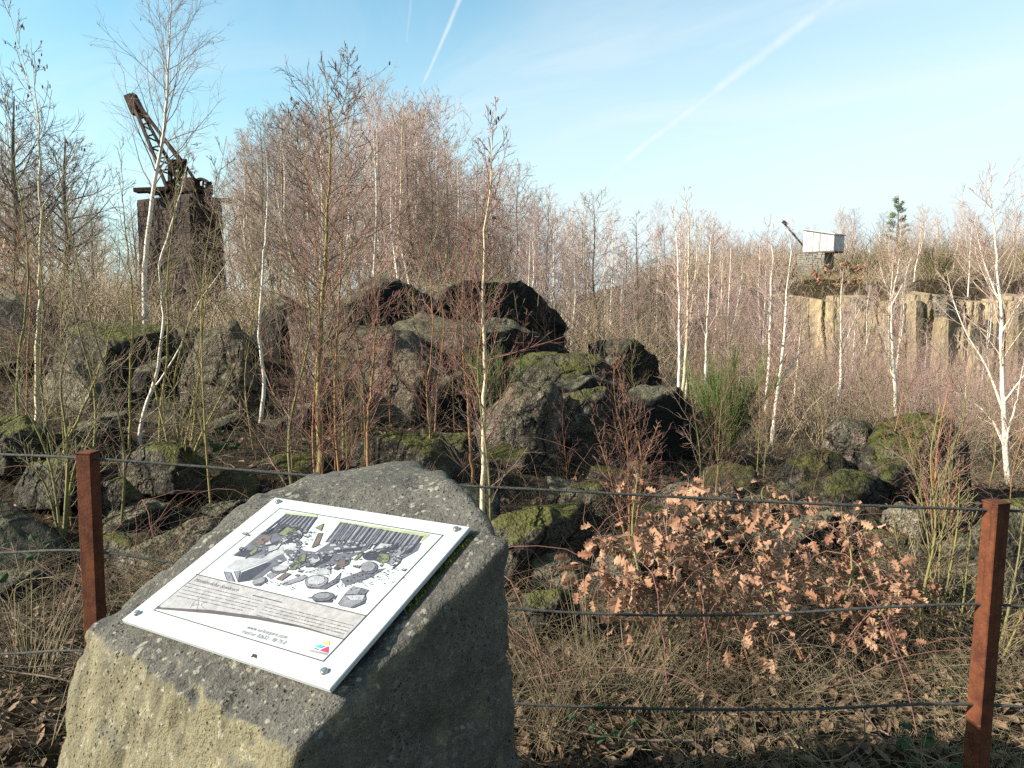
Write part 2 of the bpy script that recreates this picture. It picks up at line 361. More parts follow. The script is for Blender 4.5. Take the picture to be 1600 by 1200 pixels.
M['cabin'] = simple('weathered_planks', (0.24, 0.245, 0.255), (0.40, 0.40, 0.40), 2.5, stretch=(3, 3, 0.6), rough=0.8, obj_var=0.6)
M['cabin_roof'] = simple('roof_sheet', (0.20, 0.21, 0.22), (0.30, 0.30, 0.30), 1.0, rough=0.6)
M['dark_wood'] = simple('dark_timber', (0.05, 0.04, 0.034), (0.10, 0.08, 0.066), 5, rough=0.9)
M['sign_white'] = simple('sign_face', (0.62, 0.60, 0.56), (0.74, 0.72, 0.68), 5)
def leafmat(name, a, b_, c_, var=1.0):
    a, b_, c_ = ka(a, b_, c_)
    def b(t, bs):
        rv = t.new('ShaderNodeObjectInfo').outputs['Random']; v = P(t)
        c = t.mix(rv, a, b_); c = t.mix(t.rng(t.noise(v, 30, 4, 0.6), 0.4, 0.7, 0, 0.6), c, c_)
        t.set(bs.inputs['Base Color'], c); bs.inputs['Roughness'].default_value = 0.75; bs.inputs['Specular IOR Level'].default_value = 0.2
        tr = t.new('ShaderNodeBsdfTranslucent', {'Color': c}); ms = t.new('ShaderNodeMixShader', {0: 0.28})
        out = [q for q in t.n if q.type == 'OUTPUT_MATERIAL'][0]
        t.l.new(bs.outputs[0], ms.inputs[1]); t.l.new(tr.outputs[0], ms.inputs[2]); t.l.new(ms.outputs[0], out.inputs[0])
    return material(name, b)
M['oak_leaf'] = leafmat('withered_oak_leaf', (0.18, 0.086, 0.052), (0.40, 0.25, 0.165), (0.27, 0.138, 0.082))
M['litter'] = simple('leaf_litter', (0.030, 0.019, 0.012), (0.19, 0.125, 0.078), 5.0, rough=0.8)
M['green_leaf'] = leafmat('bramble_leaf', (0.018, 0.045, 0.020), (0.035, 0.070, 0.028), (0.030, 0.050, 0.022))
def flat(name, c, rough=0.45): 
    def b(t, bs):
        cc = t.mix(t.rng(t.noise(P(t), 55, 6, 0.7), 0.32, 0.68), tuple((0.93 if name.startswith('panel') else 0.7) * q for q in c), c)
        t.set(bs.inputs['Base Color'], cc); bs.inputs['Roughness'].default_value = rough
    return material(name, b)
def _panel(t, bs):
    v = P(t); g = t.rng(t.noise(v, 9, 6, 0.7), 0.35, 0.75)
    c = t.mix(t.m('MULTIPLY', g, 0.5), (0.33, 0.355, 0.37), (0.27, 0.28, 0.27))
    c = t.mix(t.rng(t.noise(v, 240, 3, 0.6), 0.66, 0.74, 0, 0.55), c, (0.12, 0.11, 0.085))
    st_ = t.noise(t.scale(t.new('ShaderNodeVectorRotate', {'Vector': v, 'Angle': R(-32)}, rotation_type='Z_AXIS').outputs[0], (40, 3, 3)), 1.5, 4)
    c = t.mix(t.rng(st_, 0.60, 0.74, 0, 0.35), c, (0.20, 0.195, 0.17))
    t.set(bs.inputs['Base Color'], c); t.set(bs.inputs['Roughness'], t.rng(g, 0, 1, 0.25, 0.5))
M['panel'] = material('panel_white', _panel); M['panel_edge'] = flat('panel_edge', (0.40, 0.43, 0.45), 0.5)
INK = {'line': (0.045, 0.04, 0.04), 'text': (0.12, 0.115, 0.12), 'dark': (0.040, 0.039, 0.053), 'mid': (0.105, 0.105, 0.125), 'lav': (0.19, 0.19, 0.215),
       'pale': (0.31, 0.32, 0.34), 'green': (0.15, 0.17, 0.085), 'brown': (0.13, 0.095, 0.08), 'swoosh': (0.085, 0.068, 0.068), 'tint': (0.33, 0.318, 0.325),
       'yellow': (0.72, 0.70, 0.10), 'blue': (0.05, 0.40, 0.62), 'red': (0.72, 0.03, 0.12), 'black': (0.04, 0.04, 0.05), 'grass': (0.30, 0.34, 0.20)}
for k, c in INK.items(): M['ink_' + k] = flat('ink_' + k, tuple(0.8 * q for q in c), 0.4)

# ------------------------------------------------------------------ terrain
CTRL = []
for px, py, Y in ((100, 1150, 2.7), (900, 1130, 3.0), (1300, 1150, 2.9), (1400, 1060, 3.5), (1000, 1000, 4), (300, 900, 4.2), (1300, 950, 4.5), (1580, 1060, 3.4),
                  (200, 880, 5), (260, 860, 5.6), (850, 900, 5), (620, 700, 8), (400, 700, 7.5), (100, 720, 6.5), (760, 770, 7), (900, 765, 7.5), (1050, 770, 8.5),
                  (1200, 810, 7), (1450, 880, 6), (1580, 950, 5), (530, 690, 9.5), (300, 650, 9.5), (100, 640, 9), (250, 500, 15), (50, 480, 15),
                  (400, 520, 15), (600, 520, 18), (720, 560, 17), (1000, 610, 16), (1100, 660, 14), (1200, 720, 15), (1580, 780, 14), (1540, 740, 22),
                  (1350, 665, 30), (1250, 682, 28), (1100, 630, 30), (250, 497, 32), (1400, 760, 12)):
    CTRL.append(W(px, py, Y))
for p in ((-3, 0, 0), (0, 0, 0), (3, 0, 0), (-4, 2.5, .1), (0, 2.3, 0), (3.5, 2.5, -.1), (-6, -6, .1), (6, -6, 0), (0, -10, 0), (-20, -20, .5), (20, -20, 0),
          (-20, 32, 1.4), (-40, 30, 2), (-30, 60, 2), (-60, 60, 2.5), (-15, 50, 0.2), (0, 45, -2.2), (0, 30, -1.0), (8, 45, -3.4), (15, 40, -3.8), (22, 44, -4),
          (0, 70, -1.5), (-15, 85, 1), (10, 75, -2), (16, 62, -3), (0, 110, 2.5), (-40, 120, 3), (30, 40, -4), (24, 25, -3.9), (34, 30, -4.2), (50, 35, -4.2), (12, 18, -2.6),
          (15, 10, -2.0), (9, 5, -0.8), (-12, 8, 0.9), (-12, 16, 1.7), (0, 400, 4), (-300, 300, 4), (300, 300, 6), (-200, -200, 2), (200, -200, 2)):
    CTRL.append(np.array(p, float))
CTRL = np.array(CTRL)
CLIFF = np.array([(15.5, 66), (19.5, 58), (22.5, 53.5), (26, 51), (30, 50), (35, 48.5), (42, 48), (55, 46), (90, 42), (200, 30)], float)
def cliff_y(X): return np.interp(X, CLIFF[:, 0], CLIFF[:, 1])
def H(X, Y):
    X = np.asarray(X, float); Y = np.asarray(Y, float); sh = X.shape; x, y = X.ravel(), Y.ravel()
    rad = 0.10 * np.hypot(CTRL[:, 0], CTRL[:, 1]) + 0.35
    num = np.zeros(len(x)); den = np.zeros(len(x))
    for (cx, cy, cz), r in zip(CTRL, rad):
        w = 1.0 / (((x - cx) ** 2 + (y - cy) ** 2) + r * r) ** 1.7; num += w * cz; den += w
    z = num / den
    dist = np.hypot(x, y)
    p = np.stack([x, y, 0 * x], -1)
    z = z + 0.05 * fbm(p * 1.1, 3, 3) * smooth(1.5, 4, dist) + 0.28 * fbm(p * 0.16, 3, 9) * smooth(12, 30, dist)
    back = y - cliff_y(x)                     # beyond the rim of the cliff
    m_ = smooth(0.6, 3.2, back) * smooth(14, 18, x)
    plat = np.clip(2.9 + 0.13 * back, 2.6, 5.0) + 0.25 * fbm(p * 0.3, 2, 5)
    return (z * (1 - m_) + plat * m_).reshape(sh)
def h1(x, y): return float(H(np.array([x]), np.array([y]))[0])
ys = np.concatenate([[-60, -40, -24, -14, -8, -5, -3, -2, -1], np.linspace(-0.5, 8, 120), np.geomspace(8.1, 130, 170), [150, 180, 220, 260]])
ss = np.sign(np.linspace(-1, 1, 261)) * np.abs(np.linspace(-1, 1, 261)) ** 1.25
gx = ss[None, :] * (np.abs(ys)[:, None] * 1.3 + 9); gy = np.repeat(ys[:, None], 261, 1)
gz = H(gx, gy)
idx = np.arange(gx.size).reshape(gx.shape)
quad = np.stack([idx[:-1, :-1], idx[:-1, 1:], idx[1:, 1:], idx[1:, :-1]], -1).reshape(-1, 4)
link('ground', mesh_np('ground', np.stack([gx, gy, gz], -1).reshape(-1, 3), [quad], True), M['ground'], kind='structure')

# thin winter haze: a closed box of air round the camera and the whole quarry
hb = Boxes(); hb.add((0, 103, 8.5), (365, 0, 0), (0, 172, 0), (0, 0, 15.5))
def _hz(t, bs):
    out = [q for q in t.n if q.type == 'OUTPUT_MATERIAL'][0]; t.n.remove(bs)
    t.l.new(t.new('ShaderNodeVolumePrincipled', {'Color': (0.92, 0.95, 1.0), 'Density': HAZE, 'Anisotropy': 0.2}).outputs[0], out.inputs['Volume'])
HAZE = 0.0
if HAZE > 0: hb.build('haze', material('haze', _hz), kind='stuff')

# the quarry cliff: a sheet fluted into rough columns, its boldest columns set proud as pieces
xs = np.concatenate([np.linspace(20.3, 46, 430), np.linspace(46.4, 120, 60)]); vs = np.linspace(0, 1, 34)
cx, cv = np.meshgrid(xs, vs, indexing='ij')
e3 = lambda a, b=0.0: np.stack([a, np.zeros_like(a) + b, 0 * a], -1)
def columns(x, z):
    """basalt columns: which column x falls in, and how far its broken face stands out"""
    q_ = x / 0.95 + 0.45 * vnoise(e3(x * 0.55, 2.0), 12) + 0.05 * z * vnoise(e3(x * 0.2, 5.0), 14); k = np.floor(q_); u = np.abs((q_ - k) * 2 - 1)
    seg = np.floor(z * 0.42 + 3 * vnoise(e3(k * 1.7), 4)); ki = k.astype(np.int64)
    return k, 0.24 * np.minimum(1, (1 - u) * 2.0) + 0.20 * _hash(ki, ki * 0, ki * 0, 5) + 0.14 * _hash(ki, seg.astype(np.int64), ki * 0, 6)
kcol, _ = columns(xs, 0 * xs); ki_ = kcol.astype(np.int64)
top = 2.55 + 0.35 * fbm(e3(xs * 0.35), 2, 41) + 0.30 * _hash(ki_, ki_ * 0, ki_ * 0, 8)
cz = -5.2 + (top[:, None] + 5.2) * cv
cyy = cliff_y(cx) + 1.2 * (cv - 0.3) - columns(cx, cz)[1]
cyy = cyy - 0.20 * np.abs(fbm(np.stack([cx * 2, cz * 0.9, 0 * cx], -1), 4, 77)) - 0.22 * fbm(np.stack([cx, cz, cx * 0], -1) * 0.4, 2, 13) - 1.1 * smooth(0.32, 0.0, cv)
cyy = np.where(cv > 0.985, cyy + 2.4, cyy)
idx = np.arange(cx.size).reshape(cx.shape)
quad = np.stack([idx[:-1, :-1], idx[1:, :-1], idx[1:, 1:], idx[:-1, 1:]], -1).reshape(-1, 4)
cliff = link('cliff', mesh_np('cliff', np.stack([cx, cyy, cz], -1).reshape(-1, 3), [quad], False), M['cliff'], kind='structure')
def column_mesh(name, w, hgt, lean, seed):
    a = np.arange(6) * np.pi / 3 + 0.3; zs_ = np.linspace(0, 1, 9); V = []
    for z in zs_:
        ww = w * (1 + 0.18 * vnoise(np.array([z * 5, seed, 0.3]), 5)) * (0.72 if z == 1 else 1)
        off_ = lean * z + 0.1 * vnoise(np.array([z * 4, seed * 2.0, 0.7]), 6)
        for q in a:
            ww2 = ww * (1 + 0.14 * vnoise(np.array([z * 3, q * 2, seed]), 7)); V.append((off_ + ww2 * math.cos(q), 0.8 * ww2 * math.sin(q), z * hgt))
    F_ = []
    for k in range(8):
        for i in range(6): F_.append((k * 6 + i, k * 6 + (i + 1) % 6, k * 6 + 6 + (i + 1) % 6, k * 6 + 6 + i))
    me = bpy.data.meshes.new(name); me.from_pydata(V, [], F_ + [tuple(range(48, 54))]); me.update(); return me
for px, pyt, pyb, wpx in ((1300, 462, 600, 24), (1336, 468, 612, 20), (1378, 474, 600, 18), (1428, 470, 610, 26), (1474, 470, 640, 36),
                          (1540, 474, 620, 26), (1584, 470, 610, 28)):
    Yc = 50.5; x = (px - 800) / F * Yc; Yc = float(cliff_y(x)) + 0.12; b_ = W(px, pyb, Yc); t_ = W(px, pyt, Yc)
    o = link('basalt_column', column_mesh('basalt_column', wpx / F * Yc * 0.5, t_[2] - b_[2], rng.uniform(-.3, .3), px * .37), M['cliff'], cliff)
    o.location = tuple(b_)
# slab wedged on the rim, dark underneath
o = link('rim_block', column_mesh('rim_block', 0.72, 1.5, -0.1, 3.3), M['rock_pale'], cliff); p = W(1476, 496, 48.6); o.location = tuple(p)

# ------------------------------------------------------------------ boulders
def ico(sub):
    bm = bmesh.new(); bmesh.ops.create_icosphere(bm, subdivisions=sub, radius=1.0); bm.verts.ensure_lookup_table()
    V = np.array([v.co[:] for v in bm.verts]); Fc = np.array([[v.index for v in f.verts] for f in bm.faces]); bm.free()
    return V / np.linalg.norm(V, axis=1, keepdims=True), Fc
ICO = {k: ico(k) for k in (4, 5, 6, 7)}
def polytope(c, planes, sub, soft, amp, nscale, seed, cuts=0, block=0.05):
    D, Fc = ICO[sub]; c = np.asarray(c, float); inv = []
    for nn, pt in planes:
        nn = np.asarray(nn, float); nn = nn / np.linalg.norm(nn); dist = max(float(nn @ (np.asarray(pt) - c)), 0.02)
        inv.append(np.maximum(D @ nn, 1e-4) / dist)
    rc = np.random.default_rng(seed + 500)
    r0 = 1.0 / np.max(np.array(inv), axis=0); V0 = D * r0[:, None]; pv = (V0.max(0) - V0.min(0)); size = float(pv.mean())
    for j in range(cuts):
        nn = rc.normal(0, 1, 3) / pv; nn[1] = -abs(nn[1]) - .2 / pv[1]; nn[2] = abs(nn[2]) if rc.random() < .7 else nn[2]; nn /= np.linalg.norm(nn)
        sup = np.quantile(V0 @ nn, 0.999) * rc.uniform(.80, .95); inv.append(np.maximum(D @ nn, 1e-4) / sup)
    r = (np.array(inv) ** soft).sum(0) ** (-1.0 / soft)
    V = c + D * r[:, None]
    # fractures: blocks of rock standing a little proud of one another, then weathering
    rm = np.array(Matrix.Rotation(rc.uniform(-.5, .5), 3, 'Y') @ Matrix.Rotation(rc.uniform(0, 3), 3, 'Z'))
    q_ = (V @ rm.T) / size; wq = q_ + .10 * np.stack([fbm(q_ * 2.5, 2, seed + k) for k in range(3)], -1)
    b1 = _hash(*[np.floor(wq[:, k] * f_ + .37 * k).astype(np.int64) for k, f_ in ((0, 3.1), (1, 3.3), (2, 2.3))], seed)
    b2 = _hash(*[np.floor(wq[:, k] * f_ + .11 * k).astype(np.int64) for k, f_ in ((0, 7.3), (1, 6.7), (2, 5.1))], seed + 3)
    rr = 1 + amp * fbm(V * nscale, 5, seed, 0.58) - 1.3 * amp * np.maximum(0, .55 - np.abs(fbm(V * nscale * 1.7, 3, seed + 9)) * 3) + block * (0.75 * b1 + .4 * b2) - block * .3
    return c + D * (r * rr)[:, None], Fc
def boulder(label, mat_, Y, outline, split, thick=None, tilt=0.5, sub=5, lf=(-0.5, -0.85, 0.12), rf=(0.68, -0.72, -0.08), amp=0.036, seed=0, soft=140, front=0.5, cuts=4, name='boulder', block=0.085):
    r_ = np.random.default_rng(seed + 1000); o_ = np.array(outline, float); oc = o_.mean(0); o_ = oc + (o_ - oc) * [1.13, 1.06] + [0, 2]
    wpx = np.ptp(o_[:, 0]) / F * Y
    th = thick or wpx * 0.55
    pts = np.array([W(x, y, Y + th * 0.1) for x, y in o_]); cen = np.array([W(o_[:, 0].mean(), o_[:, 1].mean(), Y)])[0]
    cam_ = np.array([0, 0, CAM_Z]); planes = []; ctr2 = pts.mean(0)
    for a, b in zip(pts, np.roll(pts, -1, axis=0)):
        nn = np.cross(a - cam_, b - cam_); nn /= np.linalg.norm(nn) + 1e-9
        if nn @ (ctr2 - a) > 0: nn = -nn
        back = np.array([0, .12, 0]) if nn[2] > -.3 else np.zeros(3)          # flanks close again behind
        planes.append((nn + back, a))
        tl = tilt * (1.0 if nn[2] > 0.5 else 0.4 if nn[2] > -0.3 else 0.0) * r_.uniform(0.7, 1.2)
        if tl: planes.append((nn + np.array([0, -tl, 0]), a))
    fp = W(split[0], split[1], Y - th * front)
    planes += [(np.array(lf) + r_.normal(0, .04, 3), fp), (np.array(rf) + r_.normal(0, .04, 3), fp), ((r_.normal(0, .15), 1, 0.1), ctr2 + np.array([0, th * 0.75, 0])),
               ((0, 0, -1), (0, 0, pts[:, 2].min() - 0.25))]
    V, Fc = polytope(cen, planes, sub, soft, amp, 2.6 / max(wpx, 0.5) + 0.6, seed, cuts, block)
    base = np.array([cen[0], cen[1], V[:, 2].min()])
    me = mesh_np('boulder', V - base, [Fc], True)
    o = link('boulder', me, M[mat_], None, label=label, category='boulder', group='basalt boulders of the quarry')
    o.location = tuple(base)
    return o
BOULDERS = [
 # label, material, distance, outline, split, options
 ('large dark peaked boulder, tallest of the central heap', 'rock_shaded', 14.0, [(662, 470), (700, 440), (745, 430), (800, 438), (832, 455), (930, 545), (915, 600), (700, 610), (660, 540)], (668, 452), dict(cuts=1, sub=5, tilt=.12, front=.5, seed=1, lf=(-.75, -.6, .3), rf=(.66, -.74, -.10))),
 ('grey topped boulder with a sharp point left of the tall dark boulder', 'rock_shaded', 13.4, [(528, 472), (585, 433), (602, 429), (680, 468), (700, 560), (520, 570)], (550, 462), dict(cuts=1, sub=5, tilt=.2, seed=2, lf=(-.35, -.8, .5), rf=(.66, -.74, -.10))),
 ('upright brown grey boulder with a broad sunlit face below the pointed boulders', 'rock_grey', 11.0, [(520, 545), (548, 517), (640, 513), (690, 555), (700, 640), (690, 700), (505, 700), (498, 620)], (655, 600), dict(sub=5, tilt=.35, seed=3, lf=(-.28, -.95, .12), rf=(.66, -.74, -.10))),
 ('tall narrow grey slab leaning beside the broad sunlit boulder', 'rock_grey', 11.8, [(452, 500), (470, 478), (520, 482), (535, 600), (520, 640), (470, 640)], (505, 560), dict(tilt=.3, seed=4, lf=(-.3, -.95, .1))),
 ('flat topped mossy boulder at the right foot of the dark peak', 'rock_shaded', 14.5, [(925, 540), (950, 530), (990, 526), (1030, 560), (1037, 610), (1020, 640), (935, 630)], (945, 560), dict(tilt=.9, seed=5, lf=(-.6, -.7, .3), rf=(.66, -.74, -.10))),
 ('blocky boulder with moss along its level top in front of the dark peak', 'rock_moss', 11.2, [(808, 562), (840, 550), (935, 549), (960, 590), (950, 625), (870, 625), (815, 600)], (900, 575), dict(tilt=.8, seed=6, lf=(-.35, -.9, .2))),
 ('big rounded boulder with a lit knob and dark right flank above the top cable', 'rock_grey', 8.6, [(735, 700), (755, 645), (800, 604), (860, 599), (890, 640), (900, 740), (880, 780), (745, 775)], (835, 640), dict(sub=5, tilt=.45, seed=7, rf=(.66, -.74, -.10))),
 ('boulder with a bright green mossy cap between the knob and the dark wedge', 'rock_moss', 8.8, [(880, 640), (895, 612), (940, 600), (975, 618), (1000, 680), (1010, 770), (880, 775)], (905, 650), dict(sub=5, tilt=.8, seed=8, rf=(.66, -.74, -.10))),
 ('brown topped dark wedge boulder sloping down behind the oak leaves', 'rock_shaded', 9.4, [(975, 640), (1000, 602), (1060, 605), (1085, 640), (1105, 740), (1095, 780), (985, 780)], (1000, 640), dict(sub=5, tilt=.55, seed=9, rf=(.66, -.74, -.10))),
 ('grey boulder half hidden behind the green broom at the dark peak', 'rock_shaded', 12.0, [(690, 560), (740, 540), (800, 560), (815, 640), (790, 680), (690, 690)], (715, 600), dict(tilt=.4, seed=10)),
 ('low boulder with a mossy crown and black hollow right of the information stone', 'rock_moss', 4.9, [(775, 815), (800, 796), (860, 792), (925, 826), (945, 870), (930, 930), (780, 930)], (800, 835), dict(sub=5, tilt=.9, seed=11, rf=(.66, -.74, -.10))),
 ('tan green hummock boulder behind the cable left of the oak leaves', 'rock_moss', 6.4, [(868, 800), (885, 765), (925, 752), (965, 775), (990, 810), (975, 850), (875, 845)], (960, 800), dict(tilt=.8, seed=12)),
 ('small pale boulder behind the topmost brown oak leaves', 'rock_pale', 6.8, [(1015, 790), (1035, 758), (1070, 750), (1095, 775), (1100, 830), (1020, 830)], (1075, 790), dict(tilt=.5, seed=13)),
 ('small leaning grey boulder with mossy edge right of the pale boulder', 'rock_pale', 6.6, [(1095, 810), (1115, 770), (1140, 750), (1165, 765), (1170, 830), (1150, 880), (1100, 870)], (1145, 790), dict(tilt=.5, seed=14)),
 ('weathered grey boulder with a ragged lit edge in the left heap', 'rock_moss', 11.5, [(95, 560), (115, 512), (150, 500), (215, 505), (270, 512), (290, 560), (280, 620), (110, 625)], (165, 545), dict(sub=5, tilt=.5, seed=15)),
 ('tilted slab with a pale yellow lit face at the lower left heap', 'rock_pale', 9.6, [(68, 600), (90, 560), (125, 555), (160, 600), (205, 640), (190, 655), (130, 640), (75, 625)], (150, 600), dict(tilt=.3, seed=16, lf=(-.2, -.95, .2))),
 ('flat faced dull grey boulder right of the left heap hollow', 'rock_grey', 10.0, [(285, 590), (310, 520), (362, 500), (405, 540), (412, 620), (400, 660), (295, 650)], (385, 580), dict(sub=5, tilt=.3, seed=17, lf=(-.15, -.97, .15))),
 ('dark jagged boulder at the back of the left heap below the tower', 'rock_shaded', 12.5, [(255, 560), (262, 520), (290, 508), (345, 520), (350, 580), (260, 600)], (275, 540), dict(tilt=.5, seed=18)),
 ('black shaded block in the hollow of the left heap', 'rock_shaded', 9.9, [(200, 625), (215, 575), (260, 555), (300, 590), (300, 640), (210, 650)], (220, 600), dict(tilt=.4, seed=19)),
 ('bright green mossy boulder at the left picture edge', 'rock_moss', 6.3, [(-60, 665), (-20, 648), (35, 646), (68, 665), (62, 735), (-50, 740)], (10, 690), dict(tilt=.9, seed=20, rf=(.66, -.74, -.10))),
 ('large black boulder left of the rusty post', 'rock_shaded', 4.8, [(-260, 800), (-120, 735), (-40, 757), (45, 755), (75, 780), (85, 830), (120, 850), (125, 930), (-80, 940)], (-40, 800), dict(sub=5, tilt=.7, seed=21, lf=(-.8, -.5, .3), rf=(.66, -.74, -.10))),
 ('small mossy grey boulder seen just under the top cable right of the left post', 'rock_moss', 6.2, [(182, 750), (195, 710), (240, 690), (285, 693), (315, 720), (320, 770), (190, 775)], (275, 730), dict(tilt=.5, seed=22)),
 ('dark mass of rock at the upper left edge', 'rock_shaded', 13.5, [(-60, 560), (-40, 470), (20, 452), (75, 475), (100, 530), (95, 590), (-50, 600)], (40, 500), dict(tilt=.4, seed=23)),
 ('small dark boulder left of the broad sunlit boulder', 'rock_shaded', 9.0, [(445, 665), (465, 632), (500, 622), (535, 645), (540, 695), (450, 700)], (470, 655), dict(tilt=.4, seed=24)),
 ('mossy hump rising just behind the top of the information stone', 'rock_moss', 7.0, [(535, 735), (560, 690), (610, 672), (680, 676), (715, 710), (720, 760), (540, 765)], (690, 715), dict(tilt=.9, seed=25)),
 ('grey boulder on the slope left of the dark peak and tower', 'rock_shaded', 13.8, [(395, 540), (410, 480), (440, 462), (480, 480), (490, 560), (400, 570)], (440, 510), dict(tilt=.4, seed=26)),
 ('dark boulder lying deep in shadow under the left heap', 'rock_shaded', 7.6, [(75, 720), (95, 670), (150, 650), (200, 672), (205, 725), (85, 740)], (100, 690), dict(tilt=.4, seed=27)),
 ('round topped grey block crowning the right heap', 'rock_grey', 7.6, [(1282, 715), (1290, 668), (1312, 650), (1350, 652), (1374, 674), (1374, 770), (1296, 770)], (1352, 690), dict(cuts=1, tilt=.45, seed=28)),
 ('long mossy block with a dark end face in the right heap', 'rock_moss', 7.3, [(1345, 705), (1378, 655), (1436, 642), (1484, 650), (1510, 692), (1526, 790), (1522, 890), (1385, 880)], (1405, 700), dict(cuts=1, tilt=.8, seed=29, thick=1.2, rf=(.6, -.79, -.12))),
 ('mossy slab sloping left in the right heap', 'rock_moss', 7.2, [(1180, 775), (1230, 718), (1285, 696), (1318, 722), (1312, 800), (1195, 815)], (1300, 740), dict(cuts=1, tilt=1.1, seed=30, thick=1.0)),
 ('rounded rough boulder at the foot of the right heap', 'rock_moss', 6.6, [(1228, 800), (1258, 752), (1318, 732), (1364, 746), (1388, 790), (1380, 850), (1238, 850)], (1345, 775), dict(cuts=2, tilt=.8, seed=31)),
 ('pale lit boulder low in the right heap behind the shrub stems', 'rock_pale', 5.9, [(1372, 860), (1380, 800), (1412, 782), (1444, 795), (1462, 880), (1450, 950), (1380, 945)], (1440, 830), dict(cuts=1, tilt=.4, seed=32)),
 ('mossy boulder behind the right rusty post', 'rock_moss', 4.9, [(1530, 830), (1560, 785), (1640, 780), (1700, 830), (1700, 1000), (1540, 1010)], (1580, 860), dict(sub=5, tilt=.8, seed=33)),
 ('dark low boulder beneath the oak leaves', 'rock_shaded', 5.2, [(1180, 880), (1215, 830), (1290, 820), (1330, 860), (1335, 930), (1190, 935)], (1210, 860), dict(tilt=.5, seed=34)),
 ('grey green boulder low between right heap and right post', 'rock_moss', 5.4, [(1395, 960), (1405, 900), (1450, 880), (1500, 905), (1510, 980), (1400, 985)], (1470, 930), dict(tilt=.7, seed=35)),
 ('small mossy stone low in the dry grass right of the information stone', 'rock_moss', 3.9, [(800, 960), (820, 925), (870, 918), (905, 945), (900, 985), (805, 985)], (860, 945), dict(tilt=.8, seed=36)),
 ('mossy stone showing through dead brambles right of the left post', 'rock_moss', 5.6, [(150, 800), (160, 755), (195, 745), (220, 775), (215, 815), (155, 815)], (190, 775), dict(tilt=.7, seed=37)),
 ('dark rock added for the shaded hollow between the left post and the panel', 'rock_shaded', 5.5, [(135, 830), (170, 795), (230, 780), (310, 792), (340, 840), (330, 960), (140, 960)], (150, 830), dict(tilt=.5, seed=40, lf=(-.9, -.4, .2), rf=(.66, -.74, -.10))),  # near-black rock put in where the recess lies in shadow
 ('dark squat rock filling the gap under the broad sunlit boulder', 'rock_shaded', 9.4, [(395, 700), (410, 660), (450, 645), (490, 670), (500, 730), (400, 735)], (420, 680), dict(tilt=.5, seed=41)),
 ('dark mossy block just above the middle cable left of the oak leaves', 'rock_moss', 4.6, [(925, 900), (945, 862), (1000, 850), (1045, 870), (1060, 930), (930, 945)], (1010, 885), dict(tilt=.8, seed=51)),
 ('shaded angular block behind the middle oak sapling', 'rock_shaded', 5.0, [(1065, 880), (1085, 835), (1140, 822), (1190, 845), (1195, 920), (1070, 925)], (1095, 850), dict(tilt=.5, seed=52)),
 ('low mossy block with green top behind the lower oak leaves', 'rock_moss', 4.5, [(1080, 985), (1100, 945), (1165, 935), (1215, 960), (1215, 1010), (1085, 1015)], (1180, 960), dict(tilt=.8, seed=53)),
 ('black gap stone between the right heap and the leaning oak', 'rock_shaded', 5.6, [(1225, 850), (1240, 810), (1300, 795), (1350, 820), (1375, 870), (1370, 930), (1230, 930)], (1250, 830), dict(tilt=.5, seed=54)),
 ('mossy ledge in front of the yellow trunked birch', 'rock_moss', 7.0, [(380, 765), (395, 725), (450, 708), (515, 712), (545, 750), (540, 790), (385, 795)], (500, 740), dict(tilt=.9, seed=55)),
 ('dark boulder under the mossy ledge, mostly hidden by brambles', 'rock_shaded', 5.8, [(300, 835), (320, 790), (390, 778), (430, 800), (425, 860), (305, 865)], (330, 810), dict(tilt=.6, seed=56)),
 ('mossy boulder between the black boulder and the green boulder at left', 'rock_moss', 5.6, [(20, 760), (40, 722), (95, 712), (130, 738), (140, 790), (25, 790)], (100, 745), dict(tilt=.9, seed=57)),
 ('sunken dark stone left of the rusty left post', 'rock_shaded', 4.2, [(-40, 940), (-20, 895), (60, 885), (115, 910), (120, 965), (-35, 970)], (-10, 910), dict(tilt=.6, seed=58)),
 ('jagged dark stone wedged beneath the flat faced boulder', 'rock_shaded', 9.0, [(300, 700), (315, 660), (370, 645), (410, 665), (415, 715), (305, 720)], (330, 670), dict(tilt=.5, seed=59)),
 ('dark block in the cleft right of the broad sunlit boulder', 'rock_shaded', 10.4, [(670, 640), (690, 590), (735, 575), (775, 600), (780, 690), (680, 700)], (690, 600), dict(tilt=.4, seed=60)),
 ('dark stepped block filling the heap under the flat mossy boulder', 'rock_shaded', 10.6, [(855, 640), (870, 600), (930, 585), (985, 600), (1000, 660), (990, 700), (860, 700)], (880, 615), dict(tilt=.5, seed=61)),
 ('dark shoulder of rock at the far right of the central heap', 'rock_shaded', 11.0, [(1000, 660), (1015, 620), (1060, 618), (1095, 650), (1120, 720), (1110, 760), (1010, 760)], (1020, 640), dict(tilt=.5, seed=62)),
 ('grey stone with a lit top below the jagged left heap boulder', 'rock_grey', 9.2, [(180, 690), (195, 655), (240, 640), (285, 655), (295, 705), (190, 715)], (255, 665), dict(tilt=.6, seed=63)),
 ('low pale stone at the foot of the knobbed boulder', 'rock_moss', 7.4, [(800, 790), (815, 760), (860, 752), (885, 775), (880, 805), (805, 808)], (850, 770), dict(tilt=.8, seed=64)),
 ('mossy bank of stone right of the small leaning boulder', 'rock_moss', 6.9, [(1165, 830), (1180, 790), (1215, 772), (1250, 790), (1255, 840), (1170, 845)], (1230, 800), dict(tilt=.9, seed=65)),
 ('broad dark rock mass linking the tall peak with the dark wedge boulder', 'rock_shaded', 12.4, [(560, 560), (680, 500), (800, 505), (905, 560), (985, 610), (1020, 700), (1015, 770), (580, 770)], (640, 540), dict(cuts=3, tilt=.3, seed=71, thick=2.0)),
